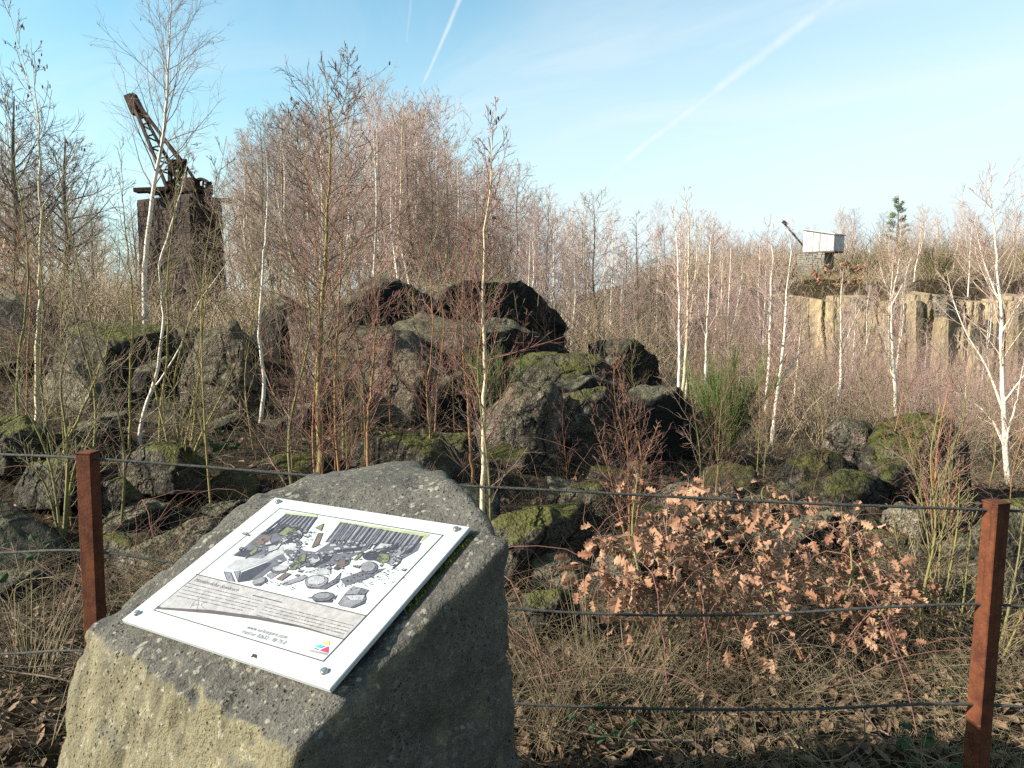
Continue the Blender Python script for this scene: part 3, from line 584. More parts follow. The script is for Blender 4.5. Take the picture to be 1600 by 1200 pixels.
 ('dark angular rock filling the notch between the two dark peaks', 'rock_shaded', 13.8, [(635, 520), (650, 472), (690, 462), (725, 490), (730, 560), (640, 570)], (655, 490), dict(cuts=2, tilt=.2, seed=72)),
 ('low grey stone between the sunlit boulder and the knobbed boulder', 'rock_moss', 8.6, [(655, 720), (690, 680), (730, 672), (760, 700), (755, 750), (660, 750)], (725, 705), dict(tilt=.7, seed=38)),
]
for lb, mt, Y, ol, sp, kw in BOULDERS: boulder(lb, mt, Y, ol, sp, **kw)

# loose rubble wedged among the boulders
rub = []; rr_ = np.random.default_rng(21)
for k in range(5):
    pl_ = [(rr_.normal(0, 1, 3), None) for _ in range(11)]; pl_ = [(n_, n_ / np.linalg.norm(n_) * rr_.uniform(.55, 1.0)) for n_, _ in pl_]
    V_, Fr = polytope(np.zeros(3), pl_ + [((0, 0, -1), (0, 0, -.5)), ((0, 0, 1), (0, 0, .7)), ((1, 0, 0), (1.1, 0, 0)), ((-1, 0, 0), (-1.1, 0, 0)), ((0, 1, 0), (0, 1, 0)), ((0, -1, 0), (0, -1, 0))], 4, 90, .03, 1.5, 300 + k, 0, .05)
    me = mesh_np('rubble_stone', V_, [Fr], True); me.materials.append(M[('rock_shaded', 'rock_moss', 'rock_grey', 'rock_shaded', 'rock_moss')[k]]); rub.append(me)
for i in range(80):
    Y = rr_.uniform(4.4, 12.5); px = rr_.uniform(-40, 560) if i % 3 == 0 else rr_.uniform(680, 1560); x = (px - 800) / F * Y
    if px > 1150 and Y > 8: Y = rr_.uniform(4.6, 7.5); x = (px - 800) / F * Y
    k = i % 5; s_ = rr_.uniform(.10, .34); o = link('rubble_stone', rub[k]); o.location = (x, Y, h1(x, Y) + s_ * .1); o.scale = (s_ * rr_.uniform(.8, 1.5), s_, s_ * rr_.uniform(.7, 1.1)); o.rotation_euler = (rr_.normal(0, .3), rr_.normal(0, .3), rr_.uniform(0, 6))
    wh = 'between the left hand boulders' if px < 600 else 'at the foot of the central heap' if px < 1100 else 'about the right hand heap'
    o['label'] = ('dark angular', 'mossy', 'grey', 'blackish', 'green topped')[k] + ' loose stone lying ' + wh; o['category'] = 'stone'; o['group'] = 'loose stones lying ' + wh

# ------------------------------------------------------------------ information stone with its panel
q = [(430, 777), (735, 823), (515, 1077), (190, 968)]
NP = np.array([-0.2276, -0.3040, 0.9251]); NP /= np.linalg.norm(NP)
d_tl, d_tr = ray(*q[0]), ray(*q[1])
sc_ = 0.65 / np.linalg.norm(d_tr / (d_tr @ NP) - d_tl / (d_tl @ NP))
PD = sc_                                   # camera to panel plane along -NP
C0 = np.array([0, 0, CAM_Z])
def on_plane(px, py, off=0.0, nn=NP, pt=None):
    d = ray(px, py); p0 = C0 - NP * PD if pt is None else pt
    p0 = p0 + nn * off
    return C0 + d * ((nn @ (p0 - C0)) / (nn @ d))
TL, TR, BR, BL = [on_plane(*p) for p in q]
UX = (TR - TL); PW = np.linalg.norm(UX); UX /= PW; UY = np.cross(NP, UX); PH = np.linalg.norm(TL - BL)
ctrp = (TL + TR + BR + BL) / 4
stone_top = -0.022
A = on_plane(148, 986, stone_top); Fc_ = on_plane(462, 1172, stone_top); E = on_plane(792, 845, stone_top)
tiltN = NP + np.array([0.10, 0.30, 0]); tiltN /= np.linalg.norm(tiltN)
Lp = on_plane(455, 768, stone_top)
B_ = on_plane(440, 765, 0, tiltN, Lp); B2 = on_plane(482, 739, 0, tiltN, Lp); Cc = on_plane(655, 718, 0, tiltN, Lp); C2 = on_plane(696, 738, 0, tiltN, Lp)
def sidep(a, b, tz):
    e = b - a; nn = np.cross(e, np.array([0, 0, 1.0])); nn[2] = 0; nn /= np.linalg.norm(nn)
    if nn @ (a - ctrp) < 0: nn = -nn
    return (nn + np.array([0, 0, tz]), a)
planes = [(NP, A), (tiltN, Lp), sidep(A, Fc_, 0.28), sidep(Fc_, E, -0.02), sidep(E, C2, 0.1), sidep(C2, Cc, 0.1), sidep(Cc, B2, 0.1), sidep(B2, A, 0.12), ((0, 0, -1), (0, 0, -0.25))]
cen = ctrp - np.array([0, -0.03, 0.45])
D, FcI = ICO[7]
inv = []
for nn, pt in planes:
    nn = nn / np.linalg.norm(nn); inv.append(np.maximum(D @ nn, 1e-4) / max(nn @ (np.asarray(pt) - cen), .02))
inv = np.array(inv); r = (inv ** 130).sum(0) ** (-1 / 130.)
V = cen + D * r[:, None]
so_ = np.sort(inv, axis=0); edge = smooth(.90, 1.0, so_[-2] / so_[-1])
dn = fbm(V * 9, 4, 31) * 0.007 - np.maximum(0, vnoise(V * 14, 77) - .25) * .016 + fbm(V * 2.5, 2, 8) * 0.012 + np.abs(vnoise(V * 22, 4)) * 0.004
dn = dn - edge * (np.maximum(0, fbm(V * 16, 3, 61) - .02) * .022 + np.maximum(0, vnoise(V * 7, 19)) * .014)
local = (V - ctrp); above = local @ NP
under = (np.abs(local @ UX) < PW / 2 + .02) & (np.abs(local @ UY) < PH / 2 + .02) & (above > -0.08)
dn = np.where(under, np.minimum(dn, 0.004), dn)
V = V + D * dn[:, None]
st = thing('information_stand', (cen[0], cen[1], 0), 'grey basalt block carrying a slanted white information panel in the foreground', 'information stand')
ofs = np.array([cen[0], cen[1], 0])
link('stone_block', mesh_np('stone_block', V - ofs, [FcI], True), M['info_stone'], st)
# panel body
bx = Boxes(); bx.add(ctrp - NP * 0.0055, UX * PW / 2, UY * PH / 2, NP * 0.0055)
panel = bx.build('information_panel', M['panel'], st, ofs, bevel=0.0015)
def uvp(px, py, off): return on_plane(px, py, off)
class Flat:
    def __init__(s): s.V, s.F = [], []
    def poly(s, pts, off):
        b = len(s.V); P_ = [on_plane(x, y, off) for x, y in pts]
        a = sum(np.cross(P_[i], P_[(i + 1) % len(P_)]) for i in range(len(P_)))
        if a @ NP < 0: P_ = P_[::-1]
        s.V += P_; s.F.append(tuple(range(b, b + len(P_))))
    def line(s, pts, w, off):
        for (x0, y0), (x1, y1) in zip(pts[:-1], pts[1:]):
            a, b = on_plane(x0, y0, off), on_plane(x1, y1, off); t = (b - a) / np.linalg.norm(b - a); nn = np.cross(NP, t) * w / 2
            k = len(s.V); s.V += [a - nn - t * w / 3, b - nn + t * w / 3, b + nn + t * w / 3, a + nn - t * w / 3]; s.F.append((k, k + 1, k + 2, k + 3))
    def build(s, name, mat_, parent):
        me = bpy.data.meshes.new(name); me.from_pydata([tuple(v - ofs) for v in s.V], [], s.F); me.update()
        return link(name, me, mat_, parent)
L1, L2, L3, L4 = .0008, .0012, .0016, .0020
fr = Flat(); IN = [(437, 794), (692, 836), (505, 1033), (240, 953)]
fr.line(IN + [IN[0]], .0022, L2); fr.line([(306, 897), (572, 962)], .0022, L2); fr.line([(395, 930), (440, 941)], .0022, L2)
fr.build('border_line', M['ink_line'], panel)
tn = Flat(); tn.poly([(306, 898), (571, 962), (538, 999), (470, 981), (400, 967), (330, 957), (247, 949)], L1); tn.build('text_field', M['ink_tint'], panel)
sw = Flat()
sw.poly([(247, 946), (252, 949), (330, 953), (400, 962.5), (470, 977.5), (538, 998.3), (537, 999.5), (470, 980.5), (400, 967.5), (330, 958.5), (243, 951)], L2); sw.build('swoosh', M['ink_swoosh'], panel)
# word-like strokes of the two text columns
tx = Flat(); r2 = random.Random(4)
def textrow(p0, p1):
    t = 0.0
    while t < 1:
        for _ in range(r2.randint(2, 9)):
            e = min(1, t + r2.uniform(.005, .008))
            a = (p0[0] + (p1[0] - p0[0]) * t, p0[1] + (p1[1] - p0[1]) * t); b = (p0[0] + (p1[0] - p0[0]) * e, p0[1] + (p1[1] - p0[1]) * e)
            tx.line([a, b], r2.choice((.0010, .0010, .0016, .0021)), L2); t = e + .0016
        t += .009
for k in range(5):
    textrow((294 - 4.7 * k, 911 + 4.9 * k), (409 - 4.2 * k - (14 if k == 4 else 0), 939.5 + 4.3 * k - (3 if k == 4 else 0)))
    textrow((418 - 4.3 * k, 944 + 4.2 * k), (552 - 5.0 * k - (70 if k == 4 else 0), 977.5 + 4.2 * k - (16 if k == 4 else 0)))
tx.build('body_text', M['ink_text'], panel)
sg = Flat(); sg.line([(297, 950), (303, 941), (311, 934), (309, 947), (307, 954)], .0009, L2); sg.line([(321, 940), (314, 945), (318, 950), (328, 955)], .0009, L2); sg.line([(300, 946), (312, 944)], .0008, L2)
sg.build('signature', M['ink_text'], panel)
def text(name, body, px0, px1, size, mat_, shear=0.0):
    """lettering lying on the panel from pixel px0 along the panel towards px1"""
    cu = bpy.data.curves.new(name, 'FONT'); cu.body = body; cu.size = size; cu.shear = shear; cu.align_x = 'LEFT'
    tmp = bpy.data.objects.new(name, cu); COL.objects.link(tmp); bpy.context.view_layer.update()
    me = bpy.data.meshes.new_from_object(tmp.evaluated_get(bpy.context.evaluated_depsgraph_get())); me.name = name
    wide = max(v.co.x for v in me.vertices) or 1; bpy.data.objects.remove(tmp)
    a, b = on_plane(*px0, L2), on_plane(*px1, L2); t = (b - a); k = np.linalg.norm(t) / wide; t /= np.linalg.norm(t); up = np.cross(NP, t)
    for v in me.vertices: v.co = tuple(a + t * v.co.x * k + up * v.co.y * k - ofs)
    return link(name, me, mat_, panel)
text('heading_text', 'Mittelalterlicher Steinbruch', (302, 907.5), (370, 924.5), .02, M['ink_text'], 0.25)
text('web_address', 'www.vulkanpark.com', (384, 981.5), (446, 998), .02, M['ink_text'], 0.1)
text('hotline_text', 'Hotline: 02632 - 98 75-0', (376, 988.5), (444, 1007), .02, M['ink_text'], 0.1)
lg = lambda zx, zy: (470 + zx / 26.67, 990 + zy / 26.67)
for nm, col, pts in (('logo_yellow', 'yellow', [(860, 400), (1165, 290), (1160, 490)]), ('logo_blue', 'blue', [(570, 550), (790, 455), (1010, 515), (800, 590)]),
                     ('logo_red', 'red', [(780, 695), (1150, 520), (1125, 800)]), ('logo_black', 'black', [(520, 600), (560, 590), (750, 650), (680, 670)])):
    f_ = Flat(); f_.poly([lg(*p) for p in pts], L2); f_.build(nm, M['ink_' + col], panel)
text('logo_text', 'VULKANPARK', lg(330, 730), lg(1090, 905), .02, M['ink_text'])
# the printed ink drawing of a quarry: flat shapes, traced loosely
Zm = lambda x, y: (340 + x / 4.706, 790 + y / 4.706)
ink = {}
rh_ = random.Random(3)
def sh(col, pts, lv):
    ink.setdefault(col, Flat()).poly([Zm(*p) for p in pts], lv)
    q_ = [Zm(*p) for p in pts]; ol = ink.setdefault('dark', Flat())
    xs_ = [p[0] for p in pts]; ys_ = [p[1] for p in pts]
    if col in ('lav', 'pale', 'mid', 'brown', 'green') and max(xs_) - min(xs_) < 330:
        for a, b in zip(q_, q_[1:] + q_[:1]):
            if rh_.random() < .8: ol.line([a, b], rh_.choice((.0007, .0011)), lv + .0003)
        hc = ink.setdefault({'lav': 'mid', 'pale': 'lav', 'mid': 'dark', 'brown': 'dark', 'green': 'dark'}[col], Flat())
        for _ in range(int((max(xs_) - min(xs_)) * (max(ys_) - min(ys_)) / (170 if col == 'mid' else 330))):
            x, y = rh_.uniform(min(xs_), max(xs_)), rh_.uniform(min(ys_), max(ys_)); ins = False
            for (x0, y0), (x1, y1) in zip(pts, pts[1:] + pts[:1]):
                if (y0 > y) != (y1 > y) and x < (x1 - x0) * (y - y0) / (y1 - y0) + x0: ins = not ins
            if ins:
                l_ = rh_.uniform(4, 13); hc.line([Zm(x, y), Zm(x - l_ * .6, y + l_ * .8)], rh_.uniform(.0005, .0013), lv + .00015)
sh('grass', [(500, 48), (735, 68), (730, 90), (490, 66)], L1); sh('grass', [(900, 112), (1565, 210), (1500, 262), (1490, 225), (890, 130)], L1)
# column wall left
sh('lav', [(500, 62), (735, 88), (640, 190), (480, 200), (420, 160)], L1)
for k in range(9):
    x = 500 + k * 27; y = 62 + k * 2.6; dx_ = -185 + k * 14; dy_ = 150 - k * 5
    sh('dark', [(x, y), (x + (15 if k % 2 else 19), y + 2), (x + dx_ + 14, y + dy_), (x + dx_, y + dy_ - 3)], L2)
# column wall right
sh('lav', [(900, 122), (1510, 228), (1440, 300), (1290, 330), (1060, 270), (790, 270)], L1)
for k in range(20):
    x = 905 + k * 31; y = 122 + k * 5.3; ln = 150 if k < 13 else 125
    wd = (10, 20, 13, 24, 9, 17)[k % 6]
    sh('dark' if k > 3 and k % 3 else 'mid', [(x, y), (x + wd, y + 2), (x - ln * .72 + wd * .8, y + ln * .95 + 6 * (k % 3)), (x - ln * .72, y + ln * .92)], L2)
# left heap
sh('mid', [(480, 130), (640, 170), (600, 240), (470, 290), (330, 390), (190, 380), (110, 365), (190, 310), (320, 200)], L1)
for pts in ([(120, 368), (190, 320), (250, 330), (200, 375)], [(200, 395), (330, 330), (300, 300), (240, 330)], [(320, 215), (420, 160), (400, 210)], [(540, 225), (625, 195), (610, 240), (560, 270), (500, 275)],
            [(330, 300), (440, 260), (480, 230), (430, 290)], [(430, 200), (490, 150), (520, 190), (470, 210)]): sh('dark', pts, L2)
for pts in ([(545, 195), (600, 180), (625, 205), (560, 218)], [(470, 245), (500, 228), (520, 250), (480, 272)], [(340, 265), (380, 250), (400, 280), (350, 290)], [(370, 300), (470, 275), (440, 320), (370, 340)]): sh('pale', pts, L3)
sh('brown', [(250, 270), (330, 225), (400, 215), (380, 260), (290, 305)], L3); sh('green', [(440, 210), (520, 150), (600, 165), (560, 190), (490, 220)], L3); sh('green', [(230, 350), (290, 300), (300, 320), (250, 365)], L3)
# front block and its shade
sh('pale', [(130, 400), (420, 340), (480, 300), (490, 350), (330, 420), (170, 480), (60, 460)], L1); sh('mid', [(150, 565), (175, 490), (340, 425), (480, 355), (510, 400), (420, 450), (330, 520), (270, 545)], L1)
sh('dark', [(155, 560), (180, 492), (340, 425), (400, 420), (330, 480), (230, 550)], L2)
sh('lav', [(45, 485), (95, 490), (125, 560), (70, 550)], L2); sh('lav', [(120, 485), (165, 482), (150, 560)], L2)
# centre pile, hut of blocks
sh('mid', [(480, 330), (560, 300), (640, 330), (720, 340), (780, 300), (860, 250), (1060, 260), (1110, 320), (960, 390), (800, 460), (660, 450), (560, 420)], L1)
for k, (x, y) in enumerate(((820, 285), (880, 265), (950, 258), (1010, 268), (1040, 285), (850, 310), (920, 295), (980, 300), (800, 335), (870, 340), (940, 335), (1000, 330))):
    sh('pale', [(x, y), (x + 45, y - 8), (x + 58, y + 10), (x + 8, y + 18)], L2)
for pts in ([(500, 320), (560, 295), (620, 320), (560, 330)], [(660, 400), (740, 360), (755, 400), (690, 435)], [(520, 360), (600, 340), (560, 390)]): sh('pale', pts, L3)
sh('dark', [(650, 455), (760, 400), (820, 350), (830, 400), (720, 450)], L2); sh('dark', [(870, 330), (1060, 300), (1050, 330), (860, 350)], L3)
sh('green', [(520, 470), (590, 380), (655, 355), (640, 410), (570, 470)], L3); sh('green', [(1000, 400), (1050, 340), (1080, 345), (1020, 400)], L3); sh('green', [(720, 160), (780, 130), (760, 185)], L3)
sh('brown', [(690, 310), (740, 200), (775, 200), (740, 290)], L3); sh('brown', [(430, 540), (500, 490), (540, 500), (470, 550)], L3); sh('brown', [(850, 460), (900, 410), (980, 390), (960, 430), (880, 470)], L3)
# right heap
sh('mid', [(1180, 290), (1290, 270), (1360, 310), (1500, 270), (1470, 330), (1330, 410), (1250, 430), (1150, 350)], L1); sh('lav', [(1340, 300), (1450, 285), (1400, 350), (1260, 440), (1290, 350)], L2)
for pts in ([(1180, 340), (1290, 300), (1320, 270), (1330, 300), (1230, 350)], [(1330, 370), (1370, 340), (1450, 290), (1400, 350)], [(1280, 460), (1350, 400), (1340, 420), (1290, 465)]): sh('dark', pts, L3)
sh('pale', [(1150, 320), (1200, 275), (1290, 285), (1240, 310)], L3)
def ell(cx_, cy_, rx, ry, ang=-0.1, k=18):
    return [(cx_ + rx * math.cos(a) * math.cos(ang) - ry * math.sin(a) * math.sin(ang), cy_ + rx * math.cos(a) * math.sin(ang) + ry * math.sin(a) * math.cos(ang)) for a in np.linspace(0, 2 * math.pi, k, endpoint=False)]
sh('dark', ell(1125, 370, 60, 32), L3); sh('green', ell(1215, 385, 48, 36), L3); sh('mid', ell(1115, 455, 60, 46), L3); sh('lav', ell(1105, 448, 54, 36), L4)
# millstones in front
sh('mid', [(640, 570), (760, 600), (860, 540), (910, 490), (890, 560), (790, 615), (660, 605)], L2); sh('lav', ell(725, 555, 85, 46), L3); sh('pale', ell(722, 548, 66, 34), L4)
sh('mid', ell(455, 470, 62, 26), L2); sh('pale', ell(458, 460, 58, 20), L3); sh('mid', [(255, 570), (350, 525), (368, 550), (310, 590), (270, 588)], L2); sh('lav', ell(305, 552, 52, 22, -.35), L3)
sh('lav', [(460, 575), (640, 505), (660, 520), (620, 550), (500, 585)], L2); sh('pale', [(650, 490), (830, 440), (830, 500), (770, 510)], L2); sh('lav', [(360, 510), (480, 440), (470, 490), (390, 540)], L1)
sh('mid', [(900, 540), (1060, 480), (1240, 460), (1100, 540), (940, 590)], L1)
# turtle-like round stone
sh('dark', [(700, 690), (720, 710), (840, 712), (850, 690)], L2); sh('mid', ell(775, 668, 80, 34), L3); sh('lav', ell(770, 662, 62, 22), L4); sh('mid', [(655, 680), (700, 668), (700, 682)], L2); sh('mid', [(845, 672), (878, 658), (860, 690)], L2)
# prisms bottom right
sh('lav', [(885, 720), (930, 660), (1085, 655), (1090, 690), (980, 750), (900, 735)], L2); sh('pale', [(930, 660), (1085, 655), (1070, 690), (985, 700)], L3)
sh('mid', [(1030, 650), (1060, 605), (1110, 620), (1085, 652)], L3); sh('lav', [(930, 655), (1000, 590), (1060, 605), (1030, 650)], L2); sh('mid', [(980, 750), (1085, 690), (1080, 715), (1000, 748)], L4)
r4 = random.Random(12)
for _ in range(150):                              # small broken stones all over the drawn quarry floor
    x, y = r4.choice(((r4.gauss(330, 110), r4.gauss(300, 60)), (r4.gauss(620, 120), r4.gauss(400, 60)), (r4.gauss(900, 150), r4.gauss(400, 60)), (r4.gauss(1230, 90), r4.gauss(360, 45)), (r4.gauss(560, 60), r4.gauss(210, 45))))
    if not (y - .235 * x < 400 and y > 75 + .12 * x and x > 140 - .2 * (y - 400)): continue
    a = r4.uniform(8, 24); b = a * r4.uniform(.4, .8); tp_ = [(x - a, y), (x - a * .2, y - b), (x + a, y - b * .5), (x + a * .4, y + b * .3)]
    sh(r4.choice(('pale', 'lav', 'lav')), tp_, L3); sh(r4.choice(('mid', 'dark')), [tp_[0], tp_[3], (tp_[3][0] - a * .2, tp_[3][1] + b * .8), (tp_[0][0] + a * .1, tp_[0][1] + b * .6)], L3 + .00005)
r3 = random.Random(9)
for k in range(420):
    x, y = r3.choice(((r3.gauss(900, 130), r3.gauss(560, 30)), (r3.gauss(640, 60), r3.gauss(220, 50)), (r3.gauss(1120, 110), r3.gauss(500, 28)), (r3.gauss(400, 110), r3.gauss(590, 18)), (r3.gauss(640, 80), r3.gauss(430, 40))))
    if y > 640 or y - 0.235 * x > 490: continue
    s_ = r3.uniform(2, 5); sh('mid', [(x, y), (x + s_ * 1.5, y + s_ * .3), (x + s_, y + s_), (x - s_ * .4, y + s_ * .6)], L2)
for col, f_ in ink.items(): o = f_.build('drawing_' + {'lav': 'lavender', 'mid': 'grey'}.get(col, col), M['ink_' + col], panel); o['kind'] = 'stuff'
# bolts
for px, py in ((435, 785), (713, 828), (507, 1050), (215, 959)):
    p = on_plane(px, py, 0.0); bm = bmesh.new()
    bmesh.ops.create_cone(bm, cap_ends=True, segments=16, radius1=.0085, radius2=.0065, depth=.007)
    bmesh.ops.bevel(bm, geom=[e for e in bm.edges if len(e.link_faces) == 2 and e.verts[0].co.z > 0 and e.verts[1].co.z > 0], offset=.0015, segments=2, affect='EDGES')
    me = bpy.data.meshes.new('bolt'); bm.to_mesh(me); bm.free()
    o = link('bolt', me, M['steel'], panel); o.location = tuple(p + NP * .0037 - ofs); o.rotation_euler = Vector(NP).to_track_quat('Z', 'Y').to_euler()
ch = Flat(); ch.poly([(391, 1027), (396, 1021), (401, 1023), (400, 1029), (396, 1026)], L2); ch.build('chipped_spot', M['rust_iron'], panel)
# moss and rubble strip in the gap below the panel's right edge
mv, mf = [], []
for k in range(420):
    t = rng.beta(1.2, 1.6); p = TR + (BR - TR) * t * 0.55 + UX * rng.uniform(-.012, .010) - NP * (0.017 + rng.uniform(0, .006))
    b = len(mv); s_ = rng.uniform(.002, .006); a = rng.normal(0, 1, (3, 3)); a /= np.linalg.norm(a, axis=1, keepdims=True)
    mv += [p + a[0] * s_, p + a[1] * s_, p + NP * s_ * 1.6, p + a[2] * s_]; mf += [(b, b + 1, b + 2), (b + 1, b + 3, b + 2), (b + 3, b, b + 2)]
me = bpy.data.meshes.new('moss_strip'); me.from_pydata([tuple(v - ofs) for v in mv], [], mf); link('moss_strip', me, M['moss'], st, kind='stuff')

# ------------------------------------------------------------------ cable fence
pl, pr_ = W(137, 708, 2.72), W(1557, 786, 2.45)
fd = (pr_ - pl); fd[2] = 0; fd /= np.linalg.norm(fd); fn = np.array([-fd[1], fd[0], 0])
fence = thing('cable_fence', (0, 2.6, 0), 'low fence of two rusty square posts strung with three grey steel cables', 'fence'); fo = np.array([0, 2.6, 0])
def post(p, bot, tw):
    w = .029; a = fd * math.cos(tw) + fn * math.sin(tw); b = np.cross(np.array([0, 0, 1.0]), a)
    ax = (np.asarray(p) - np.asarray(bot)); L = np.linalg.norm(ax); ax = ax / L
    bx = Boxes(); bx.add((np.asarray(p) + bot) / 2, a * w, b * w, ax * L / 2); o = bx.build('post', M['rust_post'], fence, fo, bevel=.003)
    cp = Boxes(); cp.add(np.asarray(p) + ax * .0035, a * (w + .002), b * (w + .002), ax * .0032); cp.build('post_cap', M['rust_post'], o, fo, bevel=.001); return o
post(pl, W(150, 1075, 2.72) * np.array([1, 1, 0]) + np.array([0.0, 0, -0.3]), 0.0)
pb = W(1525, 1190, 2.45); post(pr_, pb + (pb - pr_) * 0.35, 0.36)
def cable(pts):
    tb = Tubes(); Pp = spline([W(*p) for p in pts], 60)
    k = np.arange(60); tb.add(Pp, .0052 + .0004 * np.sin(k * 2.1)); link('cable', tb.mesh('cable', 8, fo), M['cable'], fence)
cable([(-160, 706, 2.98), (0, 710, 2.86), (137, 716, 2.72), (300, 728, 2.68), (600, 752, 2.60), (900, 768, 2.55), (1250, 786, 2.49), (1553, 797, 2.45), (1700, 803, 2.42)])
cable([(-160, 868, 2.98), (0, 864, 2.86), (140, 861, 2.72), (300, 884, 2.68), (560, 920, 2.61), (790, 950, 2.57), (960, 960, 2.54), (1200, 959, 2.50), (1400, 948, 2.47), (1535, 944, 2.45), (1700, 956, 2.42)])
cable([(-160, 1022, 2.98), (0, 1022, 2.86), (145, 1018, 2.72), (300, 1042, 2.68), (560, 1078, 2.61), (800, 1099, 2.57), (1000, 1107, 2.54), (1250, 1108, 2.50), (1510, 1100, 2.45), (1700, 1112, 2.42)])

# ------------------------------------------------------------------ the stone tower with its iron crane
TY = 32.0
tc_l, tc_m, tc_r = W(217, 306, TY + .8), W(300, 308, TY - 1.0), W(343, 311, TY + .6)
zt = tc_m[2]; zb = h1(tc_m[0], TY) - .6
tower = thing('stone_tower', (tc_m[0], TY, zb), 'dark square tower of rough masonry carrying the iron crane, upper left', 'tower'); to = np.array([tc_m[0], TY, zb])
el, er = tc_l - tc_m, tc_r - tc_m; el[2] = er[2] = 0
core = Boxes(); cc = tc_m + (el + er) / 2; cc[2] = (zt + zb) / 2
core.add(cc, el / 2 * .97, er / 2 * .97, np.array([0, 0, (zt - zb) / 2])); core.build('core', M['tower'], tower, to)
ms = Boxes(); nrow = 27; rh = (zt - zb) / nrow
for k in range(nrow):
    fl = 1 + .05 * (1 - k / nrow)
    for e, f_ in ((el, er), (er, el)):
        L = np.linalg.norm(e); t = 0.0; outn = -f_ / np.linalg.norm(f_)
        while t < 1:
            w_ = rng.uniform(.22, .6) / L; e2 = min(1.0, t + w_)
            c = tc_m + e * (t + e2) / 2; c[2] = zb + (k + .5) * rh
            ms.add(c + outn * (rng.uniform(-.015, .02) + .13 * (1 - k / nrow)), e * (e2 - t) / 2 * .95, outn * .14, np.array([0, 0, rh / 2 * .97])); t = e2
ms.build('masonry', M['tower'], tower, to, bevel=.014, kind='stuff')
cap = Boxes(); c = cc.copy(); c[2] = zt + .07; cap.add(c, el / 2 * 1.06, er / 2 * 1.06, np.array([0, 0, .07])); cap.build('cap_slab', M['tower'], tower, to, bevel=.02)
crane = thing('iron_crane', (cc[0], cc[1], zt + .14), 'rusty black lattice crane with raised jib on the stone tower', 'crane'); co = np.array([cc[0], cc[1], zt + .14])
def cpart(name, segs, w, h, mat_='rust_iron'):
    b = Boxes()
    for (x0, y0, a), (x1, y1, c_) in segs: b.beam(W(x0, y0, TY + a), W(x1, y1, TY + c_), w, h)
    return b.build(name, M[mat_], crane, co)
cpart('jib', [((202, 152, 0), (217, 184, -.2)), ((217, 184, -.2), (262, 296, -.6)), ((208, 150, 0), (225, 181, .2)), ((225, 181, .2), (286, 292, .6)), ((204, 150, 0), (222, 185, 0))], .11, .13)
rg = []
for t in np.linspace(.10, .9, 6):
    a = (217 + 45 * t, 184 + 112 * t, -.2 - .4 * t); b = (225 + 61 * t, 181 + 111 * t, .2 + .4 * t); rg.append((a, b))
    t2 = t + .11; rg.append((a, (225 + 61 * t2, 181 + 111 * t2, .2 + .4 * t2)))
cpart('jib_lattice', rg, .045, .06)
cpart('jib_head', [((201, 149, 0), (213, 178, 0)), ((206, 149, .1), (222, 180, .1))], .30, .34)
cpart('backstay', [((207, 150, .3), (241, 197, .3)), ((241, 197, .3), (286, 253, .5)), ((286, 253, .5), (308, 287, .6)), ((208, 152, -.3), (243, 199, -.3)), ((243, 199, -.3), (283, 254, -.4))], .10, .12)
cpart('mast', [((266, 252, 0), (266, 297, 0)), ((288, 250, .1), (289, 297, .1)), ((262, 253, 0), (292, 252, .1)), ((264, 262, 0), (292, 262, .1)), ((266, 262, .2), (289, 295, .2)), ((288, 262, .2), (266, 294, .2))], .14, .18)
cpart('mast_block', [((267, 258, 0), (287, 257, 0))], .4, .26)
cpart('deck', [((212, 298, -.4), (312, 294, -.2)), ((236, 301, .6), (330, 300, .6))], .5, .17); cpart('deck_beam', [((250, 304, 0), (330, 304, 0)), ((326, 312, .9), (361, 314, .9))], .22, .2)
cpart('drum_house', [((288, 291, -.2), (308, 289, -.2))], .7, .55)
wc = W(316, 294, TY - .3)
bm = bmesh.new()
wb = Boxes(); kk = 20
for i in range(kk):
    a0, a1 = 2 * math.pi * i / kk, 2 * math.pi * (i + 1) / kk
    wb.beam(wc + .30 * np.array([math.cos(a0), 0, 1.25 * math.sin(a0)]), wc + .30 * np.array([math.cos(a1), 0, 1.25 * math.sin(a1)]), .3, .09)
    if i % 4 == 0: wb.beam(wc, wc + .29 * np.array([math.cos(a0), 0, 1.25 * math.sin(a0)]), .08, .07)
wb.build('winch_wheel', M['rust_iron'], crane, co)

